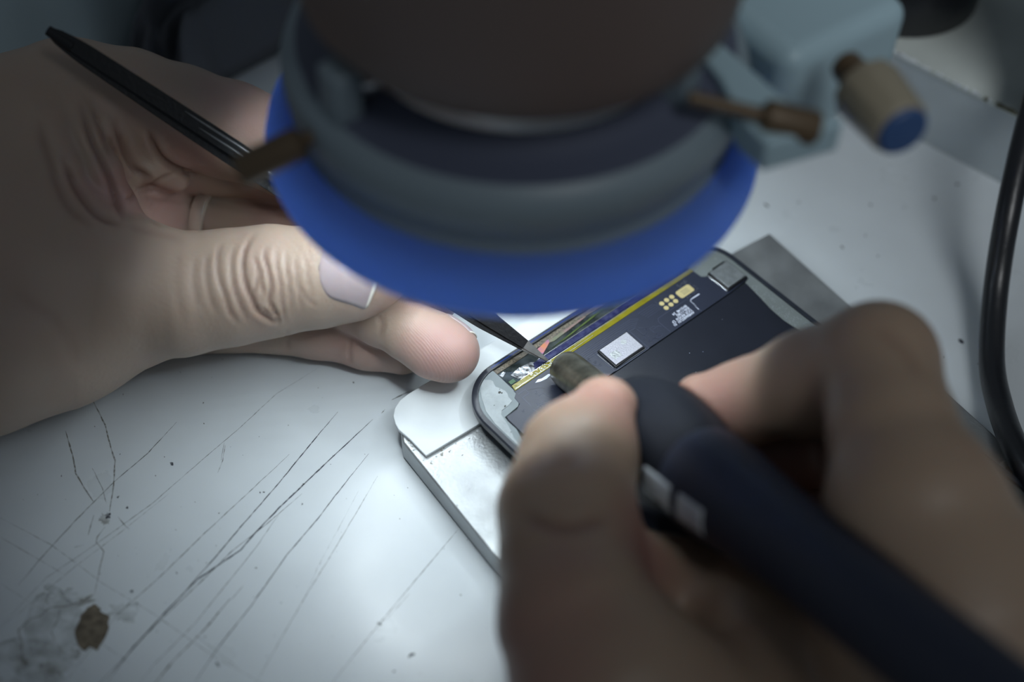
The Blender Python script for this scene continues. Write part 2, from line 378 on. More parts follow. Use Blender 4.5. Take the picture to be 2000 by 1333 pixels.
# raised ledge behind the bench top
def ledge_h():
    h = []
    for q in [(1770, 120), (1885, 172), (2000, 222)]:
        lo, hi = 0, 8
        for _ in range(40):
            m_ = (lo+hi)/2
            if (P(*q, m_)[:2]-s0)@sn > 0: lo = m_
            else: hi = m_
        h.append(lo)
    return sum(h)/3
LH = ledge_h()
lt = thing('raised_shelf', (*seam(0, 0), -2.5), 'low raised white ledge with a chipped grimy front edge behind the worktable', 'shelf')
b = MB(); b.prism([tuple(seam(60, .02)), tuple(seam(60, 14)), tuple(seam(-60, 14)), tuple(seam(-60, .02))], -2.5, LH-.12); b.build('front_panel', 'ledge', lt, bevel=.03)
b = MB(); b.prism([tuple(seam(60, .0)), tuple(seam(60, 14)), tuple(seam(-60, 14)), tuple(seam(-60, .0))], LH-.12, LH)
for i in range(46):
    t = -2+i*.16+random.uniform(-.05, .05); L_ = random.uniform(.05, .2); d_ = random.uniform(.02, .09); w_ = random.uniform(.03, .08)
    mi = 1 if (t > 1.2 and random.random() < .75) else 2
    a_, c_ = seam(t, -.012), seam(t+L_, -.012); e_, f_ = seam(t+L_, d_), seam(t, d_)
    z_ = LH+.006
    b.add([(*a_, z_), (*c_, z_), (*e_, z_), (*f_, z_), (*a_, z_-w_), (*c_, z_-w_)], [(0, 1, 2, 3), (4, 5, 1, 0)], mi)
b.build('shelf_top', ['ledgetop', 'grime', 'chip'], lt, smooth=False)

bx = MB(); c0 = P(1985, 235, LH)[:2]; c0 = c0 + sn*.1
bx.prism([tuple(c0+sd*.0), tuple(c0+sd*6), tuple(c0+sd*6+sn*5), tuple(c0+sn*5)], LH, LH+9)
bx = bx.build('dark_block', 'boxd', bevel=.15, seg=3)  # plain block added to make the dark band at this edge
tag(bx, 'added dark slate block on the raised ledge at the far right', 'box')
rl = P(1748, -25, LH); rb = thing('tape_roll', rl, 'black round tape roll lying on the ledge behind the pale blue microscope arm', 'tape')
b = MB(); b.lathe([(1.0, 0), (2.0, 0), (2.05, .06), (2.05, 1.34), (2.0, 1.4), (1.0, 1.4), (1.0, 0)], rl, (0, 0, 1), 48); b.build('tape', 'cable', rb)
b = MB(); b.lathe([(.85, 0), (1.0, 0), (1.0, 1.42), (.85, 1.42), (.85, 0)], rl, (0, 0, 1), 40); b.build('core', 'beige', rb)

# ------------------------------------------------------------------ steel plate, plastic sheet, bar, stud
pa = P(783, 842, .55)[:2]; pc_ = P(1503, 455, .55)[:2]; pe = P(980, 1095, .55)[:2]
pu = (pc_-pa)/np.linalg.norm(pc_-pa); pv = np.array([pu[1], -pu[0]])
PW = float(np.linalg.norm(pc_-pa)); PF = (np.array([*pa, 0.]), np.array([*pu, 0.]), np.array([*pv, 0.]), np.array([0, 0, 1.]))
b = MB(); poly = [(0, 0), (PW, 0), (PW, 17), (-.12, 17), (-.12, .26)]
b.prism(poly, .02, .55, PF)
def onplate(a, c, z): return PF[0]+PF[1]*a+PF[2]*c+np.array([0, 0, z])
for i in range(130):
    if i < 70: a, c = random.uniform(-.05, .5)+.0, random.uniform(.05, 1.0)
    elif i < 100: a, c = random.uniform(0, 2.6), 1.0+random.uniform(-.12, .3)
    else: a, c = random.uniform(-.1, PW), random.uniform(0, 15)
    r = random.uniform(.008, .03)
    b.add([onplate(a+r*cos(k*pi/3)*random.uniform(.5, 1.4), c+r*sin(k*pi/3)*random.uniform(.4, 1.2), .5535) for k in range(6)][::-1], [(0, 1, 2, 3, 4, 5)], 1)
plate = b.build('steel_plate', ['plate', 'platedirt'], bevel=.035)
tag(plate, 'worn silver metal plate lying under the phone display on the bench', 'plate')
sh = [P(x, y, .60) for x, y in [(779, 842), (772, 830), (768, 815), (771, 800), (780, 785), (797, 772), (820, 758), (855, 737), (1000, 645), (1140, 556), (1240, 500), (1290, 560), (1100, 720), (940, 828), (832, 893), (800, 860)]]
b = MB(); b.prism([tuple(q[:2]) for q in sh], .555, .64)
sheet = b.build('plastic_sheet', 'frost', bevel=.015)
tag(sheet, 'translucent frosted plastic sheet between the metal plate and the phone display', 'sheet')
r1, r2 = P(1620, 646, .9), P(2150, 1140, .9)
rd = (r2-r1)/np.linalg.norm(r2-r1); rn = np.cross(np.array([0, 0, 1.]), rd)
RF = (P(1863, 872, .56)*np.array([1, 1, 0])+np.array([0, 0, .555]), rd, -rn, np.array([0, 0, 1.]))
bar = thing('clamp_bar', RF[0]+rd*.2, 'long grey steel bar with a black rubber strip lying on the plate at right', 'bar')
b = MB(); b.box((.0, .0, 0), (6.5, .34, .30), RF); b.build('bar', 'plate_side', bar, bevel=.03)
b = MB(); b.box((.0, -.12, 0), (6.5, -.005, .22), RF); b.build('rubber_strip', 'cable', bar, bevel=.02, label='black rubber strip')
sc_ = P(1980, 935, .555)
b = MB(); b.lathe([(.001, 0), (.34, 0), (.36, .03), (.36, .16), (.31, .20), (.22, .20), (.20, .15), (.001, .14)], sc_, (0, 0, 1), 40)
st_ = b.build('round_stud', 'steel_t'); tag(st_, 'round steel stud on the metal plate beside the black cable', 'stud')

# ------------------------------------------------------------------ phone display
bb = radians(42.95); U = np.array([cos(bb), sin(bb), 0]); V_ = np.array([sin(bb), -cos(bb), 0])
ZP = 1.1
t0_ = ((P(957, 714, ZP)@V_)+(P(1125, 603, ZP)@V_))/2
O = U*(P(931, 813, ZP)@U)+V_*t0_+np.array([0, 0, ZP])
PH = (O, U, V_, np.array([0, 0, 1.]))
def ph(s, t, z=0): return O+U*s+V_*t+np.array([0, 0, z])
def px2ph(x, y, z=ZP): d = P(x, y, z)-O; return float(d@U), float(d@V_)
WD, LN, CR = 7.15, 14.8, 1.05
def rrect(x0, y0, x1, y1, r, n=20):
    return arc((x0+r, y0+r), r, pi, 1.5*pi, n)+arc((x1-r, y0+r), r, 1.5*pi, 2*pi, n)+arc((x1-r, y1-r), r, 0, .5*pi, n)+arc((x0+r, y1-r), r, .5*pi, pi, n)
phone = thing('phone_display', ph(3.5, 7, -.44), 'dark navy phone display module lying face down with its circuit flex exposed', 'phone screen')
def ringmesh(outer, inner, z0, z1, zi):
    m = MB(); k = len(outer)
    Vv = [ph(*q, z0) for q in outer]+[ph(*q, z1-.03) for q in outer]
    cx, cy = WD/2, LN/2
    def sh_(q, d):
        x = q[0]+(d if q[0] < cx else -d); y = q[1]+(d if q[1] < cy else -d); return x, y
    Vv += [ph(*sh_(q, .03), z1) for q in outer]+[ph(*q, z1) for q in inner]+[ph(*q, zi) for q in inner]
    Fc = [(a*k+i, (a+1)*k+i, (a+1)*k+(i+1) % k, a*k+(i+1) % k) for a in range(4) for i in range(k)]
    Fc.append(tuple(range(k)))
    m.add(Vv, Fc); return m
ringmesh(rrect(0, 0, WD, LN, CR), rrect(.13, .13, WD-.13, LN-.13, CR-.13), -.16, 0, -.1).build('frame', 'frame', phone)
b = MB(); b.prism(rrect(.14, .14, WD-.14, LN-.14, CR-.14), -.12, -.07, PH); b.build('inner_glass', 'glassdark', phone)
b = MB(); b.prism(rrect(.22, .20, WD-.22, LN-.2, CR-.2), -.44, -.165, PH)
b.build('cover_glass_edge', 'ringtop', phone, bevel=.03)
# back panel (battery side shield)
b = MB(); b.prism([(.34, 1.76), (6.76, 1.76), (6.70, 2.15), (6.62, 2.6), (6.60, 3.0), (6.66, 3.6), (6.66, 14.2), (.36, 14.2)], -.07, -.015, PH); b.build('back_panel', 'back', phone, bevel=.008)
# flex circuit board
poly = [(.98, .88), (.98, .80), (6.12, .76), (6.14, 1.02), (6.24, 1.10), (6.9, 1.10), (6.9, 1.70), (6.38, 1.735), (.43, 1.735), (.43, 1.28), (.45, 1.2), (.72, 1.2), (.86, 1.13), (.88, .95)]
b = MB(); b.prism(poly, -.07, -.012, PH); board = b.build('flex_board', 'flex', phone, bevel=.006)
b = MB()
def ridge(pts, w=.018, h=.006, z=-.013, mi=0):
    pts = [np.array(q) for q in pts]
    for a, c in zip(pts[:-1], pts[1:]):
        d = c-a; L_ = np.linalg.norm(d)
        if L_ < 1e-6: continue
        d = d/L_; n = np.array([-d[1], d[0]])*w/2
        q = [a-d*w*.3+n, c+d*w*.3+n, c+d*w*.3-n, a-d*w*.3-n]
        b.prism([tuple(x) for x in q], z, z+h, PH, mi)
r_ = random.Random(5)
for i in range(6):
    o_ = i*.045
    ridge([(2.62, .93+o_), (4.1-o_, .93+o_), (4.25-o_, 1.03+o_*.6)], .012)
for i in range(70):
    s, t = (r_.uniform(.6, 2.55), r_.uniform(1.02, 1.68)) if i < 52 else (r_.uniform(3.95, 4.5), r_.uniform(1.2, 1.68))
    if s < .95 and t < 1.25: continue
    k = r_.random()
    if k < .45:
        rr = .028; ridge([(s+rr*cos(a*pi/4), t+rr*sin(a*pi/4)) for a in range(9)], .010)
    else:
        L_ = r_.uniform(.06, .22); a = r_.choice([0, pi/2, pi/4, 0]); s2, t2 = s+L_*cos(a), t+L_*sin(a)
        if t2 < 1.7: ridge([(s, t), (s2, t2), (s2+.04, min(1.7, t2+.05))], .011)
for i in range(5): ridge([(4.35+i*.02, .92+i*.05), (4.75, .92+i*.05), (4.83, 1.0+i*.03)], .01)
for s, t in [(2.7, 1.18), (2.75, 1.3), (2.78, 1.42)]: ridge([(s+.03*cos(a*pi/4), t+.03*sin(a*pi/4)) for a in range(9)], .010)
ridge([(4.52, 1.7), (4.52, 1.36), (4.58, 1.28), (5.4, 1.28), (5.44, 1.34), (5.44, 1.72)], .012)
ridge([(4.86, .9), (4.86, 1.27)], .010); ridge([(2.93, 1.74), (3.86, 1.74)], .014); ridge([(2.9, 1.1), (2.9, 1.74)], .014)
ridge([(2.9, 1.1), (3.82, 1.1), (3.87, 1.15), (3.87, 1.74)], .014); ridge([(1.0, .93), (1.18, .93), (1.18, 1.05), (1.0, 1.05)], .012)
ridge([(1.0, 1.06), (1.0, 1.3)], .012)
b.build('trace_ridges', 'trace', phone)
# chips
def chip(s0_, t0_, s1, t1, h, name, lab, mk):
    base = MB(); base.box((s0_-.03, t0_-.03, -.02), (s1+.03, t1+.03, h-.035), PH)
    c = base.build(name, 'chipside', phone, bevel=.015, label=lab)
    l = MB(); l.box((s0_, t0_, h-.035), (s1, t1, h), PH); l.build('lid', mk, c, bevel=.012)
    return c
c1 = chip(2.99, 1.17, 3.76, 1.67, .075, 'driver_chip', 'bright silver rectangular chip in the middle of the flex', 'steelchip')
b = MB(); b.box((3.06, 1.38, .0755), (3.26, 1.56, .0765), PH); b.prism([(3.52+.07*cos(a), 1.33+.06*sin(a)) for a in np.linspace(0, 2*pi, 14)[:-1]], .0755, .0765, PH); b.build('lid_mark', 'plate', c1)
b = MB(); b.tube([ph(2.95, 1.69, .0), ph(3.8, 1.71, .0)], .008, 8); b.tube([ph(2.92, 1.2, .0), ph(2.93, 1.66, 0)], .006, 8); b.build('solder_line', 'solder', c1)
mk = mat('dull_can', (.22, .24, .25), .5, .5, noise=.25, nscale=700, bump=.3, bscale=2500)
c2 = chip(6.30, 1.10, 6.84, 1.66, .085, 'driver_chip', 'dull grey square chip near the far corner', mk)
b = MB(); b.tube([ph(6.25, 1.14, .0), ph(6.25, 1.3, .0), ph(6.262, 1.5, 0), ph(6.255, 1.66, 0)], .006, 8); b.build('solder_line', 'solder', c2)
# gold pads
padl = [(4.93, 1.035), (5.08, 1.03), (5.23, 1.035), (4.92, 1.18), (5.065, 1.175), (5.21, 1.17)]
pd = None
for i, (s, t) in enumerate(padl):
    if pd is None:
        b = MB(); b.prism([(s+.056*cos(a), t+.056*sin(a)) for a in np.linspace(0, 2*pi, 25)[:-1]], -.013, -.006, PH); pd = b.build('gold_pad', 'gold', phone); p0 = (s, t)
    else:
        c = pd.copy(); COL.objects.link(c); c.parent = phone; c.location = tuple(((U*(s-p0[0])+V_*(t-p0[1]))*S))
b = MB(); b.prism(rrect(5.36, .99, 5.76, 1.21, .05, 4), -.013, -.004, PH); cn = b.build('connector_pad', 'gold', phone)
gm = mat('pin_grey', (.22, .2, .13), .5)
b = MB()
for i in range(12):
    for j in range(4): b.box((5.47+i*.016, 1.04+j*.035, -.003), (5.478+i*.016, 1.06+j*.035, -.002), PH)
b.build('pins', gm, cn)
b = MB(); gl = mat('glint_grey', (.16, .17, .2), .3, .5)
for i in range(60):
    s, t = (r_.uniform(5.55, 5.8), r_.uniform(.84, .97)) if i < 34 else ((r_.uniform(5.78, 5.84), r_.uniform(1.0, 1.22)) if i < 44 else (r_.uniform(5.45, 5.75), r_.uniform(1.235, 1.27)))
    a = r_.uniform(0, 3); d = .012; ridge([(s, t), (s+d*2*cos(a), t+d*2*sin(a))], .006)
b.build('solder_flux', gl, phone)
# white bracket mark and lettering
b = MB()
pts = [(5.74, 1.345), (5.52, 1.34)]+arc((5.52, 1.41), .07, -pi/2, -pi, 5)+[(5.45, 1.46), (5.43, 1.64)]
ridge(pts, .022, .002, -.0125); b.build('bracket_mark', 'print', phone)
txt = bpy.data.curves.new('printed_text', 'FONT'); txt.body = 'AMB668ZL01_01\nDOE REV0.0  LF\n820-11383\nBH2148  24'
txt.size = .088*S; txt.space_line = .85; txt.space_character = .96; txt.align_x = 'LEFT'; txt.extrude = .0005*S; txt.offset = .0006*S
txt.materials.append(M['print'])
tmpo = bpy.data.objects.new('t', txt); me_ = bpy.data.meshes.new_from_object(tmpo); bpy.data.objects.remove(tmpo)
to = bpy.data.objects.new('printed_text', me_); COL.objects.link(to); to.parent = phone
pw = (ph(5.30, 1.60, -.0118)-np.array(phone['_o']))*S
X_, Y_ = -U, V_
to.matrix_local = Matrix(((X_[0], Y_[0], 0, pw[0]), (X_[1], Y_[1], 0, pw[1]), (X_[2], Y_[2], 1, pw[2]), (0, 0, 0, 1)))
# adhesives
def flat(name, mats, polys, z0, z1, lab=None, bev=0, par=phone):
    m = MB()
    for pl, mi in polys: m.prism(pl, z0, z1, PH, mi)
    return m.build(name, mats, par, bevel=bev, label=lab)
flat('corner_adhesive', 'glue', [([(1.0, .14), (1.0, .86), (.93, 1.02), (.88, 1.09), (.8, 1.15), (.42, 1.19), (.40, 1.3), (.41, 1.55), (.33, 1.8), (.30, 3.0), (.135, 3.0), (.135, 1.1)]+arc((1.05, 1.05), .915, pi, 1.5*pi, 8)[:-1], 0)], -.069, -.02, 'grey adhesive in the near corner')
wp = [(.60, .26), (.70, .22), (.80, .30), (.82, .36), (.79, .42), (.77, .50), (.80, .56), (.85, .70), (.84, .78), (.80, .86), (.79, .98), (.66, 1.02), (.48, 1.03), (.40, 1.10), (.36, 1.3), (.30, 1.5), (.22, 1.7), (.20, 1.9), (.16, 1.9), (.16, 1.2), (.22, .85), (.36, .56), (.46, .40)]
flat('glue_patch', 'gluew', [(wp, 0)], -.019, -.008, 'crusty white glue patch')
flat('dirt_specks', 'dirt', [([(s+r*cos(a), t+r*.8*sin(a)) for a in (0, 1, 2.1, 3.1, 4.3, 5.2)], 0) for s, t, r in [(.735, .66, .035), (.76, .70, .02), (.44, .84, .012), (.60, .99, .022), (.58, 1.0, .015), (.27, 1.55, .012), (.79, .60, .01)]], -.008, -.003)
flat('corner_adhesive', 'gluef', [([(6.12, .2), (6.12, 1.0), (6.25, 1.085), (6.45, 1.07), (6.50, 1.0), (6.86, 1.0), (6.9, 1.7), (6.76, 1.74), (6.71, 2.15), (6.63, 2.6), (6.61, 3.0), (6.67, 3.5), (6.67, 8.0), (7.01, 8.0), (7.015, 1.05)]+arc((6.1, 1.05), .915, 0, -pi/2, 8)[1:], 0)], -.069, -.02, 'grey adhesive along the far edge')
b = MB(); r_ = random.Random(9)
for i in range(120):
    t = r_.uniform(1.9, 3.6) if i < 90 else r_.uniform(.5, 6); s = 6.72+r_.uniform(-.06, .2)+.02*(t-2)
    s = min(s, 6.97); a = r_.uniform(-1, 1)+.8; d = r_.uniform(.02, .09)
    ridge([(s, t), (s-d*cos(a)*.7, t+d*sin(a))], .006, .003, -.020)
b.build('adhesive_scratches', 'gluew', phone)
# ribbon window between frame and flex
flat('edge_film', 'edgeblue', [([(1.0, .065), (6.2, .065), (6.2, .09), (1.0, .09)], 0)], .0005, .002)
flat('dotted_adhesive', 'golddot', [([(1.02, .135), (6.1, .135), (6.1, .245), (1.02, .245)], 0)], -.066, -.05)
flat('navy_ribbon', 'navyrib', [([(1.78, .50), (6.1, .50), (6.1, .63), (1.70, .63)], 0)], -.066, -.045)
flat('silver_line', 'solder', [([(1.3, .655), (6.1, .655), (6.1, .672), (1.3, .668)], 0), ([(1.9, .487), (6.1, .485), (6.1, .493), (1.9, .494)], 0)], -.05, -.040)
flat('orange_film', 'irid1', [([(1.92, .30), (2.42, .22), (2.46, .27), (2.10, .44), (1.96, .42)], 0)], -.065, -.049, 'orange and violet shimmering film')
flat('pink_film', 'irid2', [([(2.42, .25), (3.5, .235), (3.45, .262), (2.5, .33), (2.40, .30)], 0)], -.065, -.048)
flat('green_film', 'irid3', [([(2.35, .435), (3.9, .31), (3.95, .34), (2.7, .44)], 0)], -.065, -.048)
flat('shattered_film', 'crack', [([(1.22, .44), (1.45, .40), (1.75, .44), (1.86, .52), (1.7, .66), (1.4, .66), (1.28, .6)], 0), ([(1.06, .16), (1.12, .14), (1.30, .16), (1.08, .20)], 0), ([(1.04, .3), (1.16, .27), (1.18, .33), (1.06, .38)], 0), ([(1.55, .2), (1.68, .16), (1.74, .2), (1.62, .24)], 0)], -.066, -.052)
flat('green_pad', 'copper', [([(1.07, .54), (1.2, .54), (1.2, .63), (1.07, .63)], 0)], -.066, -.055)
flat('yellow_tape', 'kapton', [([(1.03, .69), (6.12, .685), (6.12, .80), (1.00, .83)], 0)], -.02, .004, 'yellow tape strip', .006)
b = MB(); r_ = random.Random(2)
for i in range(38):
    s = r_.uniform(1.5, 2.1); t = r_.uniform(.67, .78); a = r_.uniform(0, 3); d = r_.uniform(.01, .03)
    ridge([(s, t), (s+d*cos(a), t+d*sin(a))], .008, .006, .003)
ridge([(2.0, .775), (2.6, .77), (3.2, .76)], .006, .003, .003); ridge([(2.7, .72), (3.3, .70), (4.2, .71)], .004, .003, .003); ridge([(1.05, .80), (1.5, .80), (2.1, .80)], .006, .003, .003)
b.build('solder_crumbs', 'solder', phone)
flat('torn_paper', 'print', [([(1.45, .93), (1.55, .90), (1.62, .93), (1.80, .93), (1.86, .97), (1.7, 1.0), (1.56, .975)], 0)], -.012, -.006, 'torn white sliver')
for crk in ([(1.2, .97), (1.34, 1.03), (1.45, 1.09), (1.5, 1.16)], [(4.95, .87), (5.05, .93), (5.0, .99)], [(5.12, .86), (5.08, .94)]):
    b = MB(); ridge(crk, .006, .002, -.0125); b.build('hair_crack', 'dirt', phone)
b = MB(); r_ = random.Random(3)
for i in range(26):
    s, t = r_.uniform(.6, 6.3), r_.uniform(1.85, 5); r = r_.uniform(.004, .008)
    b.prism([(s+r*cos(a), t+r*sin(a)) for a in (0, 1.2, 2.5, 3.7, 5)], -.0145, -.011, PH)
b.build('dust', 'print', phone)['kind'] = 'stuff'

# ------------------------------------------------------------------ cable
cp = [P(x, y, z) for x, y, z in [(2050, 90, 3.6), (2006, 250, 3.0), (1970, 410, 2.1), (1946, 560, .95), (1937, 700, .42), (1952, 790, .5), (1985, 880, .95), (2035, 960, 1.15), (2120, 1060, 1.0), (2300, 1200, .4)]]
b = MB(); b.tube(catmull(cp, 12), .27, 24); cb = b.build('cable', 'cable'); tag(cb, 'thick glossy black rubber cable curving down the right side of the bench', 'cable')

# ------------------------------------------------------------------ ring light and microscope
AX = np.array([-.17, -.92, 0.])
ring = thing('ring_light', AX+np.array([0, 0, 6.7]), 'round blue and slate ring light glowing downward below the dark microscope barrel', 'ring light')
b = MB(); b.lathe([(3.85, 6.78), (4.16, 6.76), (4.28, 6.81), (4.32, 6.95), (4.27, 7.18), (4.12, 7.45), (3.86, 7.80), (3.80, 7.76), (3.80, 7.1), (3.85, 6.78)], AX, (0, 0, 1), 128); b.build('blue_rim', 'blue', ring, auto=60)
b = MB(); b.lathe([(3.79, 7.5), (3.80, 7.78), (3.72, 7.86), (3.76, 8.02), (3.88, 8.4), (3.90, 8.72), (3.80, 8.98), (3.62, 9.08)], AX, (0, 0, 1), 128); b.build('housing', 'ringtop', ring, auto=60)
b = MB(); b.lathe([(3.62, 9.08), (3.5, 9.1), (3.3, 9.12), (2.95, 9.2), (2.82, 9.3), (2.72, 9.32)], AX, (0, 0, 1), 128); b.build('top_plate', 'ringnavy', ring, auto=60)
b = MB(); b.lathe([(2.72, 9.32), (2.66, 9.26), (2.62, 9.0), (2.60, 7.6), (2.60, 7.0), (2.68, 7.0), (2.72, 7.53), (3.79, 7.53)], AX, (0, 0, 1), 128); b.build('inner_sleeve', 'ringdark', ring, auto=60)
NL = 36; cup0 = None
for i in range(NL):
    a = 2*pi*i/NL; c = AX+np.array([3.25*cos(a), 3.25*sin(a), 7.48])
    if cup0 is None:
        b = MB(); b.lathe([(.22, -.15), (.23, -.15), (.20, .04), (.19, .04), (.22, -.15)], c, (0, 0, 1), 20); cup0 = b.build('led_cup', 'ringdark', ring)
        b = MB(); b.lathe([(.001, -.05), (.09, -.03), (.15, .0), (.17, .03)], c, (0, 0, 1), 12); ld = b.build('led', 'led', cup0); c0_ = c
    else:
        o = cup0.copy(); COL.objects.link(o); o.parent = ring; o.location = tuple((c-c0_)*S)
        l_ = ld.copy(); COL.objects.link(l_); l_.parent = o
def screw(a, c, r0, r1, kl, name, m_, nk=18):
    a, c = np.array(a), np.array(c); d = c-a; L_ = np.linalg.norm(d); prof = [(.001, 0), (r0, .0), (r0, L_-kl-.06), (r1*.85, L_-kl), (r1, L_-kl+.05), (r1, L_-.06), (r1*.85, L_), (.001, L_)]
    q = MB(); q.lathe(prof, a, d, 36); return q.build(name, m_, ring, auto=35)
screw(Q(690, 228, 23.0), Q(466, 337, 23.0), .12, .27, 1.1, 'thumb_screw', 'brass')
screw(Q(1345, 190, 22.4), Q(1598, 252, 22.6), .12, .27, .88, 'thumb_screw', 'brass')
# chrome pins added in place of bright light spots in the gap
for (x, y, zc, r) in [(724, 160, 22.9, .22), (1288, 128, 23.3, .17)]:
    c = Q(x, y, zc); d = c-np.array([AX[0], AX[1], c[2]]); d /= np.linalg.norm(d)
    q = MB(); q.lathe([(.001, -.3), (r*.8, -.28), (r, -.15), (r, .1), (r*.8, .25), (.001, .3)], c, d+np.array([0, 0, .25]), 24); q.build('glint_pin', 'chrome', ring)
for ang in (radians(52),):
    c = AX+np.array([3.05*cos(ang), 3.05*sin(ang), 8.75])
    q = MB(); fr = (c, np.array([cos(ang), sin(ang), 0]), np.array([-sin(ang), cos(ang), 0]), np.array([0, 0, 1.]))
for (x, y) in [(1325, 175), (668, 205)]:
    c = P(x, y, 9.25); rr = c-AX; rr[2] = 0; rr /= np.linalg.norm(rr); tt = np.array([-rr[1], rr[0], 0])
    b = MB(); b.box((-.25, -.28, -.2), (.25, .28, .75), (c, rr, tt, np.array([0, 0, 1.]))); b.build('clamp_lug', 'ringtop', ring, bevel=.08)
mic = thing('microscope', AX+np.array([0, 0, 9.2]), 'microscope with dark brown barrel above the ring light and pale blue arm', 'microscope')
b = MB(); b.lathe([(2.0, 9.9), (2.9, 9.92), (3.3, 10.05), (3.5, 10.3), (3.6, 10.9), (3.7, 12), (3.75, 14), (3.75, 19), (2, 19)], AX, (0, 0, 1), 96); b.build('barrel', 'brownbody', mic, auto=60)
b = MB(); b.lathe([(1.9, 8.6), (2.2, 8.6), (2.36, 8.66), (2.40, 8.8), (2.40, 9.2), (2.5, 9.35), (2.55, 9.98), (1.9, 9.98)], AX, (0, 0, 1), 96); b.build('lens_bezel', 'chrome', mic, auto=50)
b = MB(); b.lathe([(.001, 8.95), (1.2, 8.9), (1.9, 8.75), (1.9, 9.0), (.001, 9.0)], AX, (0, 0, 1), 48); b.build('lens', 'lens', mic)
# pale blue arm behind at right
k0 = Q(1548, 120, 24.0); zt = k0[2]
ea = P(1775, 12, zt)-k0; eb = P(1380, -10, zt)-k0
ea /= np.linalg.norm(ea); eb = np.array([-ea[1], ea[0], 0.])
AF = (np.array([k0[0], k0[1], 0.]), ea, eb, np.array([0, 0, 1.]))
b = MB(); b.box((0, 0, zt-2.1), (2.85, 5, zt), AF); b.build('arm', 'paleblue', mic, bevel=.35, seg=5)
zb = 9.3
brk = [P(x, y, zb) for x, y in [(1345, 20), (1362, 42), (1520, 178), (1560, 215), (1640, 222), (1650, 240), (1570, 262), (1500, 282), (1450, 235), (1405, 150), (1350, 90)]]
b = MB(); b.prism([tuple(q[:2]) for q in brk], zb-.6, zb); b.build('arm_bracket', 'paleblue', mic, bevel=.2, seg=4)
kc, ke = Q(1694, 176, 23.4), Q(1766, 240, 22.6)
kd = ke-kc; kd[2] *= .3; kl = np.linalg.norm(kd)
b = MB(); b.lathe([(.001, -.12), (.50, -.12), (.58, -.04), (.55, .4), (.50, kl-.1), (.47, kl), (.001, kl)], kc, kd, 10); kn = b.build('focus_knob', 'beige', mic, bevel=.05)
b = MB(); b.lathe([(.001, kl), (.42, kl), (.42, kl+.05), (.38, kl+.09), (.001, kl+.1)], kc, kd, 32); b.build('cap', 'bluecap', kn)
b = MB(); b.lathe([(.001, -.7), (.26, -.7), (.28, -.4), (.28, -.08), (.4, -.001), (.001, -.001)], kc, kd, 40); b.build('knob_collar', 'brass', mic)

# ------------------------------------------------------------------ dark cloths, upper left
def cloth(name, x0, x1, y0, y1, hf, m_, n=90, th=.12, lim=None):
    X, Y = np.meshgrid(np.linspace(x0, x1, n), np.linspace(y0, y1, n), indexing='ij'); Z = hf(X, Y)
    if lim: X = x0+(X-x0)*(lim(Y)-x0)/(x1-x0)
    q = MB(); Vv = np.stack([X, Y, Z], -1).reshape(-1, 3)
    q.add(Vv, [(i*n+j, (i+1)*n+j, (i+1)*n+j+1, i*n+j+1) for i in range(n-1) for j in range(n-1)])
    o = q.build(name, m_); so = o.modifiers.new('thick', 'SOLIDIFY'); so.thickness = th*S; so.offset = -1
    return o
def edge(X, Y, x0, x1, y0, y1, r):
    d = np.minimum(np.minimum(X-x0, x1-X), np.minimum(Y-y0, y1-Y)); return np.clip(d/r, 0, 1)
def h1(X, Y):
    e = edge(X, Y, -9.6, -3.75, 5.6, 18, 1.3)
    f = .35*np.sin(X*1.9+Y*.5+1)+.25*np.sin(X*3.1-Y*1.1)+.16*np.sin(X*5.2+Y*2.3)
    return .13+(2.2+f*1.1)*np.sqrt(1-(1-e)**2)*(.7+.3*np.clip((Y-5.6)/5, 0, 1))
ck = cloth('black_cloth', -9.6, -3.75, 5.6, 18, h1, 'clothd', lim=lambda Y: np.clip(-6.7+(Y-8.6)*1.0, -7.6, -3.0)); tag(ck, 'crumpled black fabric bundle behind the left hand and tweezers', 'cloth')
def h2(X, Y):
    e = edge(X, Y, -24, -9.75, 4.6, 18, 1.6)
    f = .3*np.sin(X*1.5-Y*.6)+.15*np.sin(X*3+Y)
    return .13+(1.7+f)*np.sqrt(1-(1-e)**2)
cg = cloth('grey_cloth', -24, -9.75, 4.6, 18, h2, 'clothg'); tag(cg, 'dim blue grey fabric beside the black bundle at the upper left', 'cloth')

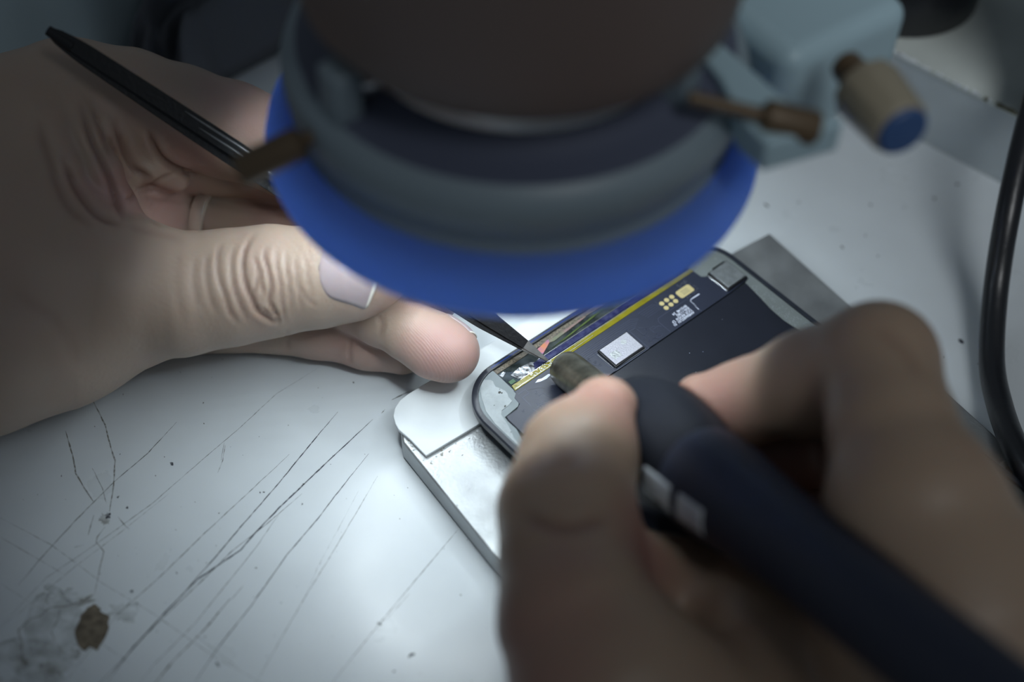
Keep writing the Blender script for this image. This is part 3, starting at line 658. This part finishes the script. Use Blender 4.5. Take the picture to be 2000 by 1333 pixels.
# ------------------------------------------------------------------ tweezers
TA, TB = Q(98, 62, 28.0), P(1070, 705, 1.13)
tw = thing('tweezers', (TA+TB)/2, 'long black tipped precision tweezers held by the left hand', 'tweezers')
tdir = (TB-TA); TL = np.linalg.norm(tdir); tdir /= TL
vw = (TA+TB)/2-CAM; vw /= np.linalg.norm(vw)
side = np.cross(tdir, vw); side /= np.linalg.norm(side)              # across the band, in the picture plane
if side[2] < 0: side = -side
nrm = np.cross(side, tdir)
def arm(sgn, y0):
    m = MB(); n = 60; Vv = []
    for i in range(n+1):
        t = i/n
        if t < .06: w = .13+.16*sqrt(t/.06)
        elif t < .55: w = .29+.02*sin((t-.06)*6)
        elif t < .86: w = .30+.02*(t-.55)/.31
        elif t < .955: w = .32-.15*(t-.86)/.095
        else: w = .17-.135*(t-.955)/.045
        gap = .02+.16*sin(pi*min(1, t/.96))**.8 if t < .96 else .02*(1-t)/.04
        cpt = TA+tdir*TL*t+side*sgn*(gap*.35+w*.10)-nrm*sgn*(gap*.55+.02)
        h = .04*(1-t*.3)
        for a, c in ((-1, -1), (1, -1), (1, 1), (-1, 1)): Vv.append(cpt+side*a*w*.52+nrm*c*h)
    k = int(n*.955)
    Fc = [(i*4+j, i*4+(j+1) % 4, (i+1)*4+(j+1) % 4, (i+1)*4+j) for i in range(n) for j in range(4)]+[(3, 2, 1, 0), (n*4, n*4+1, n*4+2, n*4+3)]
    m.add(Vv, Fc)
    m.m = [1 if i < n*4 and i//4 >= k else 0 for i in range(len(Fc))]
    # bare metal line where the coating has rubbed off the camera-side edge
    front = sgn*(1 if nrm@fw > 0 else -1) > 0
    if front:
        for off_, i0, i1 in ((.075, 15, 27), (-.045, 17, 31)):
            L1 = []
            for i in range(i0, i1+1):
                t = i/n; gap = .02+.16*sin(pi*min(1, t/.96))**.8
                cpt = TA+tdir*TL*t+side*sgn*(gap*.35+.03)-nrm*sgn*(gap*.55+.02)
                L1.append(cpt+side*(off_+(i-i0)*.0005)-nrm*sgn*.035)
            m.tube(L1, [.004+.024*sin(pi*i/(i1-i0))**.6 for i in range(i1-i0+1)], 8, 1)
    return m
for sgn in (1, -1):
    arm(sgn, 0).build('arm', ['black_t', 'steel_t'], tw, bevel=.012, auto=30)
b = MB(); b.tube([TA-tdir*.05, TA+tdir*.5], [.10, .13], 16); b.build('joint', 'black_t', tw)

# ------------------------------------------------------------------ soldering iron / pen tool
GA, GB = Q(1085, 704, 29.95), Q(1832, 1290, 19.6)
gd = GB-GA; GLn = np.linalg.norm(gd); gd /= GLn
iron = thing('soldering_iron', GA+gd*5, 'black pen shaped soldering iron with a metal ferrule held in the right hand', 'soldering iron')
b = MB(); b.lathe([(.001, -.02), (.018, 0), (.03, .25), (.05, .42), (.06, .5)], GA, gd, 16); b.build('tip', 'black_t', iron)
b = MB(); b.lathe([(.001, .40), (.30, .42), (.37, .52), (.38, .7), (.38, 3.6)], GA, gd, 40); b.build('ferrule', 'ferrule', iron, auto=50, label='worn metal ferrule')
b = MB(); b.lathe([(.38, 3.0), (.66, 3.08), (.90, 3.35), (1.02, 3.8), (1.05, 4.3), (1.0, 5.0), (.90, 5.6), (.87, 5.9)], GA, gd, 48); b.build('grip', 'grip', iron, auto=60)
b = MB(); b.lathe([(.87, 5.85), (.89, 5.95), (.89, 6.6), (.80, 7.6), (.70, 9), (.70, 17), (.001, 17.2)], GA, gd, 48); b.build('barrel', 'barrel', iron, auto=60)
gs = np.cross(gd, fw); gs /= np.linalg.norm(gs)
if proj(GA+gs)[0] > proj(GA)[0]: gs = -gs                            # toward the lower left
tocam = -fw-gd*(-fw@gd); tocam /= np.linalg.norm(tocam)
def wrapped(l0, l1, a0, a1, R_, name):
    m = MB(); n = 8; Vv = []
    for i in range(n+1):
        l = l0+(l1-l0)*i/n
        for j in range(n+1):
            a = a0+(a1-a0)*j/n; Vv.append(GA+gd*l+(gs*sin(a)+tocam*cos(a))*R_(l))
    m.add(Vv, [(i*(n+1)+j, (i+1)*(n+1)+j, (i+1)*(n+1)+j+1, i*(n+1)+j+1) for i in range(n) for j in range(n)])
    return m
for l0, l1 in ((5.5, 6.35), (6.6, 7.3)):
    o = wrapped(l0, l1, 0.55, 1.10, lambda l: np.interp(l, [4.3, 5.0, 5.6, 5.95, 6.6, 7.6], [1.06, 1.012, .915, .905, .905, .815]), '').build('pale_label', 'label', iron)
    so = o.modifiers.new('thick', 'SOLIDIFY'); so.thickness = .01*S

# ------------------------------------------------------------------ hands: a distance field meshed into one continuous skin
def smin(a, b, k):
    h = np.clip(.5+.5*(b-a)/k, 0, 1); return b+(a-b)*h-k*h*(1-h)
def seg(p, a, b, ra, rb):
    ba = b-a; h = np.clip(((p-a)@ba)/max(ba@ba, 1e-9), 0, 1)
    return np.linalg.norm(p-a-h[:, None]*ba, axis=1)-(ra+(rb-ra)*h)
def chain(p, pts, k=.12):
    d = None
    for (a, ra), (b_, rb) in zip(pts[:-1], pts[1:]):
        e = seg(p, a, b_, ra, rb); d = e if d is None else smin(d, e, k)
    return d
def conv(L_): return [(Q(x, y, z), r) for x, y, z, r in L_]
def surface_nets(f, lo, hi, h):
    n = np.ceil((hi-lo)/h).astype(int)+1
    st = 4; nc = n//st+2
    g = np.stack(np.meshgrid(*[lo[i]+np.arange(nc[i])*h*st for i in range(3)], indexing='ij'), -1).reshape(-1, 3)
    dc = f(g).reshape(nc)
    D = np.full(n, 9.0, np.float32)
    near = np.abs(dc) < h*st*2.2
    up = lambda A: np.repeat(np.repeat(np.repeat(A, st, 0), st, 1), st, 2)
    # cell (i) covers fine nodes i*st .. i*st+st-1 ; use the min over neighbours
    nb = near.copy()
    sg = dc < 0
    D = np.where(up(sg)[:n[0], :n[1], :n[2]], -9.0, 9.0).astype(np.float32)
    m = up(nb)[:n[0], :n[1], :n[2]]
    idx = np.argwhere(m); vals = np.empty(len(idx), np.float32)
    for i in range(0, len(idx), 200000): vals[i:i+200000] = f(lo+idx[i:i+200000]*h)
    D[idx[:, 0], idx[:, 1], idx[:, 2]] = vals
    ins = D < 0
    c = [ins[i:n[0]-1+i, j:n[1]-1+j, k:n[2]-1+k] for i in (0, 1) for j in (0, 1) for k in (0, 1)]
    allin = np.logical_and.reduce(c); anyin = np.logical_or.reduce(c); act = anyin & ~allin
    ci = np.argwhere(act); vid = np.full(act.shape, -1, np.int64); vid[ci[:, 0], ci[:, 1], ci[:, 2]] = np.arange(len(ci))
    acc = np.zeros((len(ci), 3)); cnt = np.zeros(len(ci))
    for ax in range(3):
        for a in (0, 1):
            for b_ in (0, 1):
                o0 = [0, 0, 0]; oth = [q for q in range(3) if q != ax]; o0[oth[0]] = a; o0[oth[1]] = b_
                o1 = list(o0); o1[ax] = 1
                d0 = D[ci[:, 0]+o0[0], ci[:, 1]+o0[1], ci[:, 2]+o0[2]]; d1 = D[ci[:, 0]+o1[0], ci[:, 1]+o1[1], ci[:, 2]+o1[2]]
                x = (d0 < 0) != (d1 < 0); t = np.where(x, d0/np.where(x, d0-d1, 1), 0)
                pt = ci+np.array(o0, float); pt = pt.astype(float); pt[:, ax] += t
                acc += pt*x[:, None]; cnt += x
    Vv = lo+acc/cnt[:, None]*h
    quads = []
    for ax in range(3):
        sl0 = [slice(None)]*3; sl1 = [slice(None)]*3; sl0[ax] = slice(0, -1); sl1[ax] = slice(1, None)
        e = ins[tuple(sl0)] != ins[tuple(sl1)]; ei = np.argwhere(e)
        oth = [q for q in range(3) if q != ax]
        ok = (ei[:, oth[0]] > 0) & (ei[:, oth[1]] > 0) & (ei[:, oth[0]] < n[oth[0]]-1) & (ei[:, oth[1]] < n[oth[1]]-1); ei = ei[ok]
        def cell(a, b_):
            q = ei.copy(); q[:, oth[0]] -= a; q[:, oth[1]] -= b_; return vid[q[:, 0], q[:, 1], q[:, 2]]
        q = np.stack([cell(1, 1), cell(0, 1), cell(0, 0), cell(1, 0)], 1)
        fl = ins[ei[:, 0], ei[:, 1], ei[:, 2]]
        if ax == 1: fl = ~fl
        q[~fl] = q[~fl][:, ::-1]; quads.append(q)
    quads = np.concatenate(quads); quads = quads[(quads >= 0).all(1)]
    return Vv, quads
def grad(f, p, e=.02):
    g = np.empty_like(p)
    for i in range(3):
        d = np.zeros(3); d[i] = e; g[:, i] = f(p+d)-f(p-d)
    return g/np.maximum(np.linalg.norm(g, axis=1, keepdims=True), 1e-9)
def chunked(f): 
    def g(p):
        return np.concatenate([f(p[i:i+200000]) for i in range(0, len(p), 200000)]) if len(p) else np.zeros(0)
    return g
def pxy(V):
    d = V-CAM; z = d@fw; return 1000+F*(d@CA)/z, 666.5-F*(d@CB)/z, z
def polydist(x, y, pts):
    best = np.full(len(x), 1e9); tt = np.zeros(len(x)); n = len(pts)-1
    for i, (a, b_) in enumerate(zip(pts[:-1], pts[1:])):
        dx, dy = b_[0]-a[0], b_[1]-a[1]; h = np.clip(((x-a[0])*dx+(y-a[1])*dy)/(dx*dx+dy*dy), 0, 1)
        d = np.hypot(x-a[0]-h*dx, y-a[1]-h*dy); c = d < best; best[c] = d[c]; tt[c] = (i+h[c])/n
    return best, tt
def hand_mesh(name, f, lo, hi, h, creases, flush, ridges, m_):
    f = chunked(f); V, Qd = surface_nets(f, lo, hi, h)
    for _ in range(2):
        d = f(V); g = grad(f, V); V = V-g*np.clip(d, -h, h)[:, None]
    g = grad(f, V, .03)
    x, y, z = pxy(V)
    # vertices the crease lines were drawn on: the foremost skin, facing the same way
    gx, gy = (x/8).astype(int), (y/8).astype(int); key = gx*100000+gy
    o = np.lexsort((z, key)); first = np.ones(len(o), bool); first[1:] = key[o][1:] != key[o][:-1]
    zmin = np.empty(len(z)); grp = np.cumsum(first)-1; zmin[o] = z[o][first][grp]
    vis = (z < zmin+.28) & ((g@fw) < .1)
    disp = np.zeros(len(V)); groove = np.zeros(len(V))
    for pts, dep, wid, *rest in creases:
        pp = np.array(pts, float)
        if len(pp) > 2: pp = np.array(catmull(pp, 6))
        bbx = (x > pp[:, 0].min()-25) & (x < pp[:, 0].max()+25) & (y > pp[:, 1].min()-25) & (y < pp[:, 1].max()+25) & vis
        ii = np.where(bbx)[0]
        if not len(ii): continue
        d, t = polydist(x[ii], y[ii], pp); fade = np.clip(np.minimum(t, 1-t)*5, 0, 1)
        w = wid; k = np.exp(-(d/w)**2)*fade
        bulge = np.exp(-((d-w*2.2)/(w*1.5))**2)*fade*.28
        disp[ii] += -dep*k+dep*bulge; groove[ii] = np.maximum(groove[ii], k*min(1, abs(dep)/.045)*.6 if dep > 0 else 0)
    V = V+g*disp[:, None]
    fl = np.zeros(len(V)); 
    for c, r, a in flush: fl = np.maximum(fl, a*np.clip(1.4-np.linalg.norm(V-c, axis=1)/r, 0, 1))
    ro = np.zeros(len(V)); ra = np.zeros(len(V))
    for c, r, oc, a in ridges:
        k = a*np.clip(1.6-1.2*np.linalg.norm(V-c, axis=1)/r, 0, 1); ra = np.where(k > ro, np.linalg.norm(V-oc, axis=1), ra); ro = np.maximum(ro, k)
    me = bpy.data.meshes.new(name)
    me.vertices.add(len(V)); me.vertices.foreach_set('co', (V*S).astype(np.float32).ravel())
    me.loops.add(len(Qd)*4); me.loops.foreach_set('vertex_index', Qd.astype(np.int32).ravel())
    me.polygons.add(len(Qd)); me.polygons.foreach_set('loop_start', (np.arange(len(Qd))*4).astype(np.int32))
    me.polygons.foreach_set('loop_total', np.full(len(Qd), 4, np.int32)) if False else None
    me.update(calc_edges=True); me.validate()
    me.polygons.foreach_set('use_smooth', np.ones(len(me.polygons), bool))
    for nm, ar in (('flush', fl), ('groove', groove), ('ridge_on', ro), ('ridge_at', ra)):
        a = me.attributes.new(nm, 'FLOAT', 'POINT'); a.data.foreach_set('value', ar.astype(np.float32))
    me.materials.append(M[m_]); me.update()
    ob = bpy.data.objects.new(name, me); COL.objects.link(ob); ob['_o'] = [0., 0, 0]
    print(name, len(V), 'verts')
    return ob, f

# --- left hand
wristU = conv([(-900, 300, 29.6, 2.0), (-300, 350, 29.4, 1.95), (-60, 345, 29.6, 1.85), (60, 262, 29.9, 1.6), (140, 200, 30.3, 1.25)])
wristL = conv([(-900, 700, 28.6, 2.0), (-300, 660, 28.3, 2.0), (-60, 640, 28.5, 2.1), (110, 622, 29.2, 1.72), (250, 592, 29.7, 1.35)])
wristM = conv([(-900, 500, 29.2, 2.0), (-100, 480, 29.2, 2.1), (60, 450, 29.7, 1.9)])
palm = conv([(60, 450, 30.6, 1.7), (190, 330, 31.5, 1.4), (240, 420, 32.2, 1.25), (270, 540, 31.6, 1.2)])
palm2 = conv([(190, 300, 31.4, 1.3), (300, 330, 31.9, .95)])
pad = conv([(280, 420, 32.25, 1.0), (308, 418, 32.25, .88)])
f_index = conv([(140, 200, 30.3, 1.25), (250, 205, 30.5, 1.15), (352, 228, 30.7, 1.06), (450, 254, 30.7, 1.0), (560, 292, 30.6, .95), (650, 330, 30.5, .93), (760, 430, 30.3, .78), (820, 515, 30.1, .66)])
f_mid = conv([(280, 300, 31.9, .95), (425, 302, 31.75, .86), (550, 321, 31.7, .85), (690, 400, 31.5, .84), (790, 520, 30.9, .7), (846, 573, 30.5, .60)])
f_ring = conv([(315, 422, 32.8, .80), (420, 428, 32.75, .78), (570, 452, 32.0, .82), (650, 520, 31.3, .80), (700, 590, 30.4, .66), (745, 617, 30.0, .60), (805, 650, 29.7, .585), (850, 676, 29.55, .64), (877, 688, 29.5, .62)])
f_lit = conv([(270, 540, 31.9, 1.0), (400, 618, 31.3, .78), (450, 622, 31.1, .70), (620, 642, 30.95, .62), (720, 665, 30.85, .60), (785, 680, 30.75, .56)])
f_thumb = conv([(40, 520, 29.0, 2.0), (230, 562, 29.0, 1.45), (350, 575, 29.05, 1.2), (450, 562, 29.1, 1.12), (530, 549, 29.1, 1.07), (620, 543, 29.05, .96), (690, 533, 29.0, .90), (726, 526, 28.95, .78)])
folds = [conv([(135, 190, 29.0, .26), (165, 270, 28.9, .34), (195, 340, 28.95, .42), (222, 400, 29.2, .42), (243, 440, 29.5, .34)]),
         conv([(95, 240, 28.6, .3), (120, 330, 28.5, .34), (160, 400, 28.8, .34), (205, 445, 29.2, .3)]),
         conv([(190, 190, 29.5, .24), (212, 260, 29.6, .30), (235, 330, 30.2, .30), (262, 372, 30.8, .26)]),
         conv([(240, 215, 29.9, .24), (258, 270, 30.1, .30), (292, 322, 30.5, .34), (345, 352, 31.0, .26)]),
         conv([(245, 385, 31.2, .26), (290, 372, 31.1, .26), (345, 345, 31.2, .24)])]
def left_sdf(p):
    d = chain(p, wristU, .5); d = smin(d, chain(p, wristL, .5), .9); d = smin(d, chain(p, wristM, .5), .9)
    d = smin(d, chain(p, palm, .4), .6); d = smin(d, chain(p, palm2, .3), .4)
    d = smin(d, chain(p, f_index, .18), .35)
    d = smin(d, chain(p, pad, .3), .16)
    for k_, fd in enumerate(folds): d = smin(d, chain(p, fd, .15), .15 if k_ < 4 else .12)
    e = chain(p, f_thumb, .25); d = smin(d, e, .45)
    d = smin(d, chain(p, f_mid, .2), .10)
    d = smin(d, chain(p, f_ring, .2), .08)
    d = smin(d, chain(p, f_lit, .2), .10)
    return d
cr = []
def C(pts, dep=.03, w=4.0): cr.append((pts, dep, w))
# thumb knuckle wrinkles
C([(500, 452), (482, 480), (474, 510), (478, 550), (492, 585), (505, 610), (535, 628), (552, 622)], .055, 4.5)
C([(520, 478), (516, 500), (524, 530), (530, 560), (526, 590), (540, 615), (548, 640)], .045, 4)
C([(497, 500), (505, 530), (500, 560), (494, 575)], .035, 3.5)
C([(512, 520), (510, 550), (516, 580)], .03, 3)
C([(436, 470), (425, 500), (428, 545), (440, 580), (450, 612), (468, 635)], .030, 4.5)
C([(460, 480), (452, 510), (456, 560), (470, 600), (485, 632)], .026, 4)
C([(540, 480), (540, 520), (548, 560), (552, 600), (560, 640)], .028, 3.5)
C([(558, 490), (560, 530), (566, 570), (568, 620)], .022, 3.2)
C([(576, 500), (580, 540), (586, 580), (590, 615)], .018, 3); C([(592, 490), (600, 525), (606, 560), (612, 590)], .014, 3)
C([(585, 560), (600, 585), (620, 600)], .016, 3); C([(600, 470), (606, 500), (612, 520)], .010, 3)
C([(410, 490), (402, 530), (410, 580), (425, 620)], .018, 5); C([(510, 600), (530, 615), (545, 612)], .03, 3.5)
C([(383, 500), (378, 550), (388, 610)], .010, 6)
C([(352, 470), (345, 560), (362, 650)], .008, 8)
for i in range(16):
    x0 = 560+i*4+random.uniform(-3, 3); y0 = 470+random.uniform(0, 110)
    C([(x0, y0), (x0+random.uniform(2, 8), y0+12), (x0+random.uniform(4, 14), y0+26)], .008, 2.2)
# web and palm creases
C([(155, 195), (178, 270), (212, 345), (228, 395), (242, 430)], .10, 7); C([(222, 225), (240, 290), (262, 330), (300, 352)], .08, 6)
C([(285, 250), (300, 285), (318, 312), (352, 332), (400, 343)], .09, 5.5); C([(120, 300), (150, 370), (190, 420), (240, 440)], .08, 7)
C([(245, 372), (280, 366), (310, 352), (350, 330)], .03, 4); C([(262, 372), (255, 385), (240, 392)], .03, 3)
C([(70, 230), (90, 300), (130, 400), (190, 450)], .03, 8); C([(180, 210), (200, 270), (215, 310)], .025, 6)
C([(250, 400), (265, 380), (300, 372), (340, 385)], .03, 4); C([(262, 372), (275, 385), (330, 395), (380, 398)], .012, 4)
C([(392, 372), (390, 400), (386, 430), (390, 455)], .05, 5)
C([(275, 400), (290, 425), (320, 450)], .014, 3); C([(300, 385), (292, 410)], .010, 3)
C([(20, 560), (120, 640), (150, 720)], .010, 12); C([(240, 440), (300, 455), (360, 470)], .015, 8)
C([(736, 608), (745, 632), (741, 660)], .02, 4); C([(688, 655), (683, 690), (686, 715)], .02, 4); C([(560, 640), (562, 690)], .015, 4)
C([(750, 605), (752, 630), (748, 662)], .010, 3)
def cc(x, y, z): return Q(x, y, z)
flushL = [(cc(880, 690, 29), 1.0, .75), (cc(830, 600, 30), .9, .6), (cc(720, 560, 28.5), .9, .35), (cc(215, 390, 29.2), .8, .95), (cc(330, 430, 31.2), .9, .75), (cc(500, 210, 30), 1.0, .45), (cc(380, 300, 30), .8, .45), (cc(560, 430, 31.5), 1.0, .6), (cc(700, 700, 30.5), 1.2, .5)]
ridgesL = [(cc(880, 690, 29), .95, cc(1010, 560, 30.5), 1.0), (cc(840, 590, 30), .8, cc(700, 640, 30), .8), (cc(325, 420, 31.3), .8, cc(330, 1050, 31), .8), (cc(450, 360, 31.2), .7, cc(300, 700, 31), .5)]
pts_ = np.array([q for c in (wristU, wristL, wristM, palm, f_index, f_mid, f_ring, f_lit, f_thumb) for q, r in c])
lo = pts_.min(0)-2.4; hi = pts_.max(0)+2.4; lo[2] = max(lo[2], -.2)
clipx = cc(-420, 480, 29)
def left_f(p):                          # the forearm ends outside the picture
    d = left_sdf(p); d = np.maximum(d, -(p[:, 0]-clipx[0])); return np.maximum(d, .03-p[:, 2])
lo[0] = clipx[0]-.2
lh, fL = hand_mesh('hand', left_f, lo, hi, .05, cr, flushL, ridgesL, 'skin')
tag(lh, 'left hand from the left edge holding tweezers with thumb on top and fingers curled', 'hand')
# nails, laid on the skin
def nail(par, f, cen, axd, nd, ln, wd, name='fingernail', tipfrac=.07, lab=None, off=.02, pw=2.6):
    cen, axd, nd = map(np.asarray, (cen, axd, nd)); axd = axd/np.linalg.norm(axd); nd = nd-axd*(nd@axd); nd /= np.linalg.norm(nd); sd_ = np.cross(nd, axd)
    n, m = 30, 24; pts = []; keep = []
    for i in range(n+1):
        for j in range(m+1):
            a = -1+2*i/n; c = -1+2*j/m
            ww = wd*(1-max(0, -a)**4*.45)*(1 if a < .7 else 1-(a-.7)**2*1.2)
            pts.append(cen+axd*(a*ln*(1-.12*c*c if a < 0 else 1-.24*c*c))+sd_*c*ww+nd*.9)
    pts = np.array(pts)
    for _ in range(60):                 # march down to the skin
        d = f(pts); pts = pts-nd*np.clip((d-off)*.7, -.1, .1)[:, None]
    miss = np.abs(f(pts)-off) > .06; print('nail off skin', miss.sum()); pts[miss] = pts[~miss].mean(0) if (~miss).any() else cen
    if miss.mean() > .2: return
    pts = pts.reshape(n+1, m+1, 3)
    for i in range(n+1):                # sink the border, arch the plate, let the free edge stand straight
        a = -1+2*i/n
        for j in range(m+1):
            c = -1+2*j/m
            pts[i, j] -= nd*(.028*max(abs(c)**6, max(0, -a)**8))
            if a > .55: pts[i, j] += nd*.05*(a-.55)**2
    q = MB(); q.add(pts.reshape(-1, 3), [(i*(m+1)+j, (i+1)*(m+1)+j, (i+1)*(m+1)+j+1, i*(m+1)+j+1) for i in range(n) for j in range(m)])
    q.m = [1 if (k//m) >= n*(1-tipfrac) else 0 for k in range(n*m)]
    o = q.build(name, ['nail', 'nailtip'], par, auto=80, label=lab); so = o.modifiers.new('thick', 'SOLIDIFY'); so.thickness = .025*S; so.offset = -1
    return o
ta, tb_ = Q(625, 520, 28), Q(770, 545, 28)
nail(lh, fL, Q(683, 518, 28.05), tb_-ta, -fw+CB*.32, .59, .64, lab='thumb nail with a pale free edge')
nail(lh, fL, Q(872, 668, 29.5), Q(900, 690, 29.5)-Q(850, 650, 29.6), CB*.8+CA*.6+fw*.45, .40, .36)

# finger ring
rc, rdv = Q(432, 430, 32.66), Q(500, 446, 32.3)-Q(400, 422, 32.78)
b = MB(); b.lathe([(.95, -.17), (1.02, -.165), (1.04, -.11), (1.04, .11), (1.02, .165), (.95, .17), (.93, .0), (.95, -.17)], rc, rdv, 72)
fr_ = b.build('finger_ring', 'silver', auto=50); tag(fr_, 'worn silver band ring on the ring finger of the left hand', 'ring')

# --- right hand
r_thumb = conv([(1180, 802, 25.6, .60), (1132, 892, 24.9, .98), (1106, 1000, 24.2, 1.10), (1108, 1100, 23.6, 1.07), (1130, 1210, 23.0, 1.25), (1200, 1350, 22.6, 1.6), (1400, 1560, 22.5, 2.0), (1650, 1800, 22, 2.4), (1900, 2100, 21, 2.6)])
r_index = conv([(1372, 792, 26.6, .58), (1460, 787, 26.3, .76), (1585, 750, 25.3, .92), (1715, 707, 24.2, .97), (1745, 850, 23.2, 1.0), (1790, 1000, 22.5, 1.40), (1850, 1200, 22.2, 1.9), (1900, 1500, 22.2, 2.3), (1950, 1900, 21.5, 2.6)])
r_mid = conv([(1395, 890, 27.3, .66), (1500, 890, 27.4, .8), (1640, 850, 27.0, .88), (1720, 900, 26.0, .95), (1800, 1100, 24.5, 1.3)])
r_rest = conv([(1420, 1000, 28.0, .72), (1540, 990, 28.1, .82), (1680, 980, 27.6, .88), (1780, 1100, 26.0, 1.1), (1850, 1300, 24.6, 1.5)])
r_lit = conv([(1450, 1120, 28.0, .66), (1570, 1110, 27.9, .74), (1700, 1110, 27.4, .8), (1800, 1220, 26.2, 1.0)])
r_palm = conv([(1480, 1230, 24.6, 1.2), (1560, 1400, 24.0, 1.9), (1780, 1500, 23.6, 2.3), (1850, 1900, 22.5, 2.5)])
r_web = conv([(1140, 1120, 24.3, 1.05), (1300, 1170, 25.6, 1.0), (1450, 1250, 25.9, 1.1), (1600, 1270, 25.7, 1.2)])
r_palm2 = conv([(1640, 1160, 25.2, 1.2), (1760, 1260, 24.2, 1.7), (1800, 1500, 23.6, 2.2)])
def right_sdf(p):
    d = chain(p, r_palm, .6); d = smin(d, chain(p, r_palm2, .5), .7)
    d = smin(d, chain(p, r_web, .5), .6)
    d = smin(d, chain(p, r_index, .22), .5); d = smin(d, chain(p, r_thumb, .25), .6)
    for g_ in (r_mid, r_rest, r_lit): d = smin(d, chain(p, g_, .2), .12)
    # keep clear of the tool that rests on the web
    ax_ = (p-GA)@gd; rr_ = np.linalg.norm(p-GA-ax_[:, None]*gd, axis=1)
    R_ = np.interp(ax_, [2.9, 3.1, 3.4, 3.8, 4.3, 5.0, 5.6, 6.6, 9, 17], [.40, .68, .91, 1.02, 1.05, 1.0, .90, .90, .71, .71])
    tool = np.where(ax_ > 1.0, rr_-R_, 9.)
    return -smin(-d, tool, .08)
pts_ = np.array([q for c in (r_thumb, r_index, r_mid, r_rest, r_lit, r_palm) for q, r in c])
lo = pts_.min(0)-2.7; hi = pts_.max(0)+2.7; lo[2] = max(lo[2], 0)
c2x = Q(1800, 1760, 22)
def right_f(p):
    d = right_sdf(p); d = np.maximum(d, -(p[:, 1]-c2x[1])); return np.maximum(d, .03-p[:, 2])
lo[1] = c2x[1]-.2
crR = [([(1010, 1000), (1100, 1030), (1200, 1010)], .04, 14), ([(1000, 930), (1080, 900), (1150, 880)], .02, 14), ([(1700, 640), (1760, 680), (1800, 740)], .02, 12)]
flush_shadeR = [(Q(1180, 790, 25), .9, .7), (Q(1380, 800, 26), 1.1, .8), (Q(1500, 920, 27), 1.4, 1.0), (Q(1000, 1280, 22), 1.6, .7), (Q(1300, 1080, 23.5), 1.0, 1.0)]  # fingertip flush, plus reddish shadow painted in below the grip and index
rh, fR = hand_mesh('hand', right_f, lo, hi, .085, crR, flush_shadeR, [(Q(0, 0, 1), .01, Q(0, 0, 1), 0)], 'skin2')
tag(rh, 'right hand in the blurred foreground pinching the black soldering iron', 'hand')

for o in bpy.data.objects:
    if '_o' in o: del o['_o']
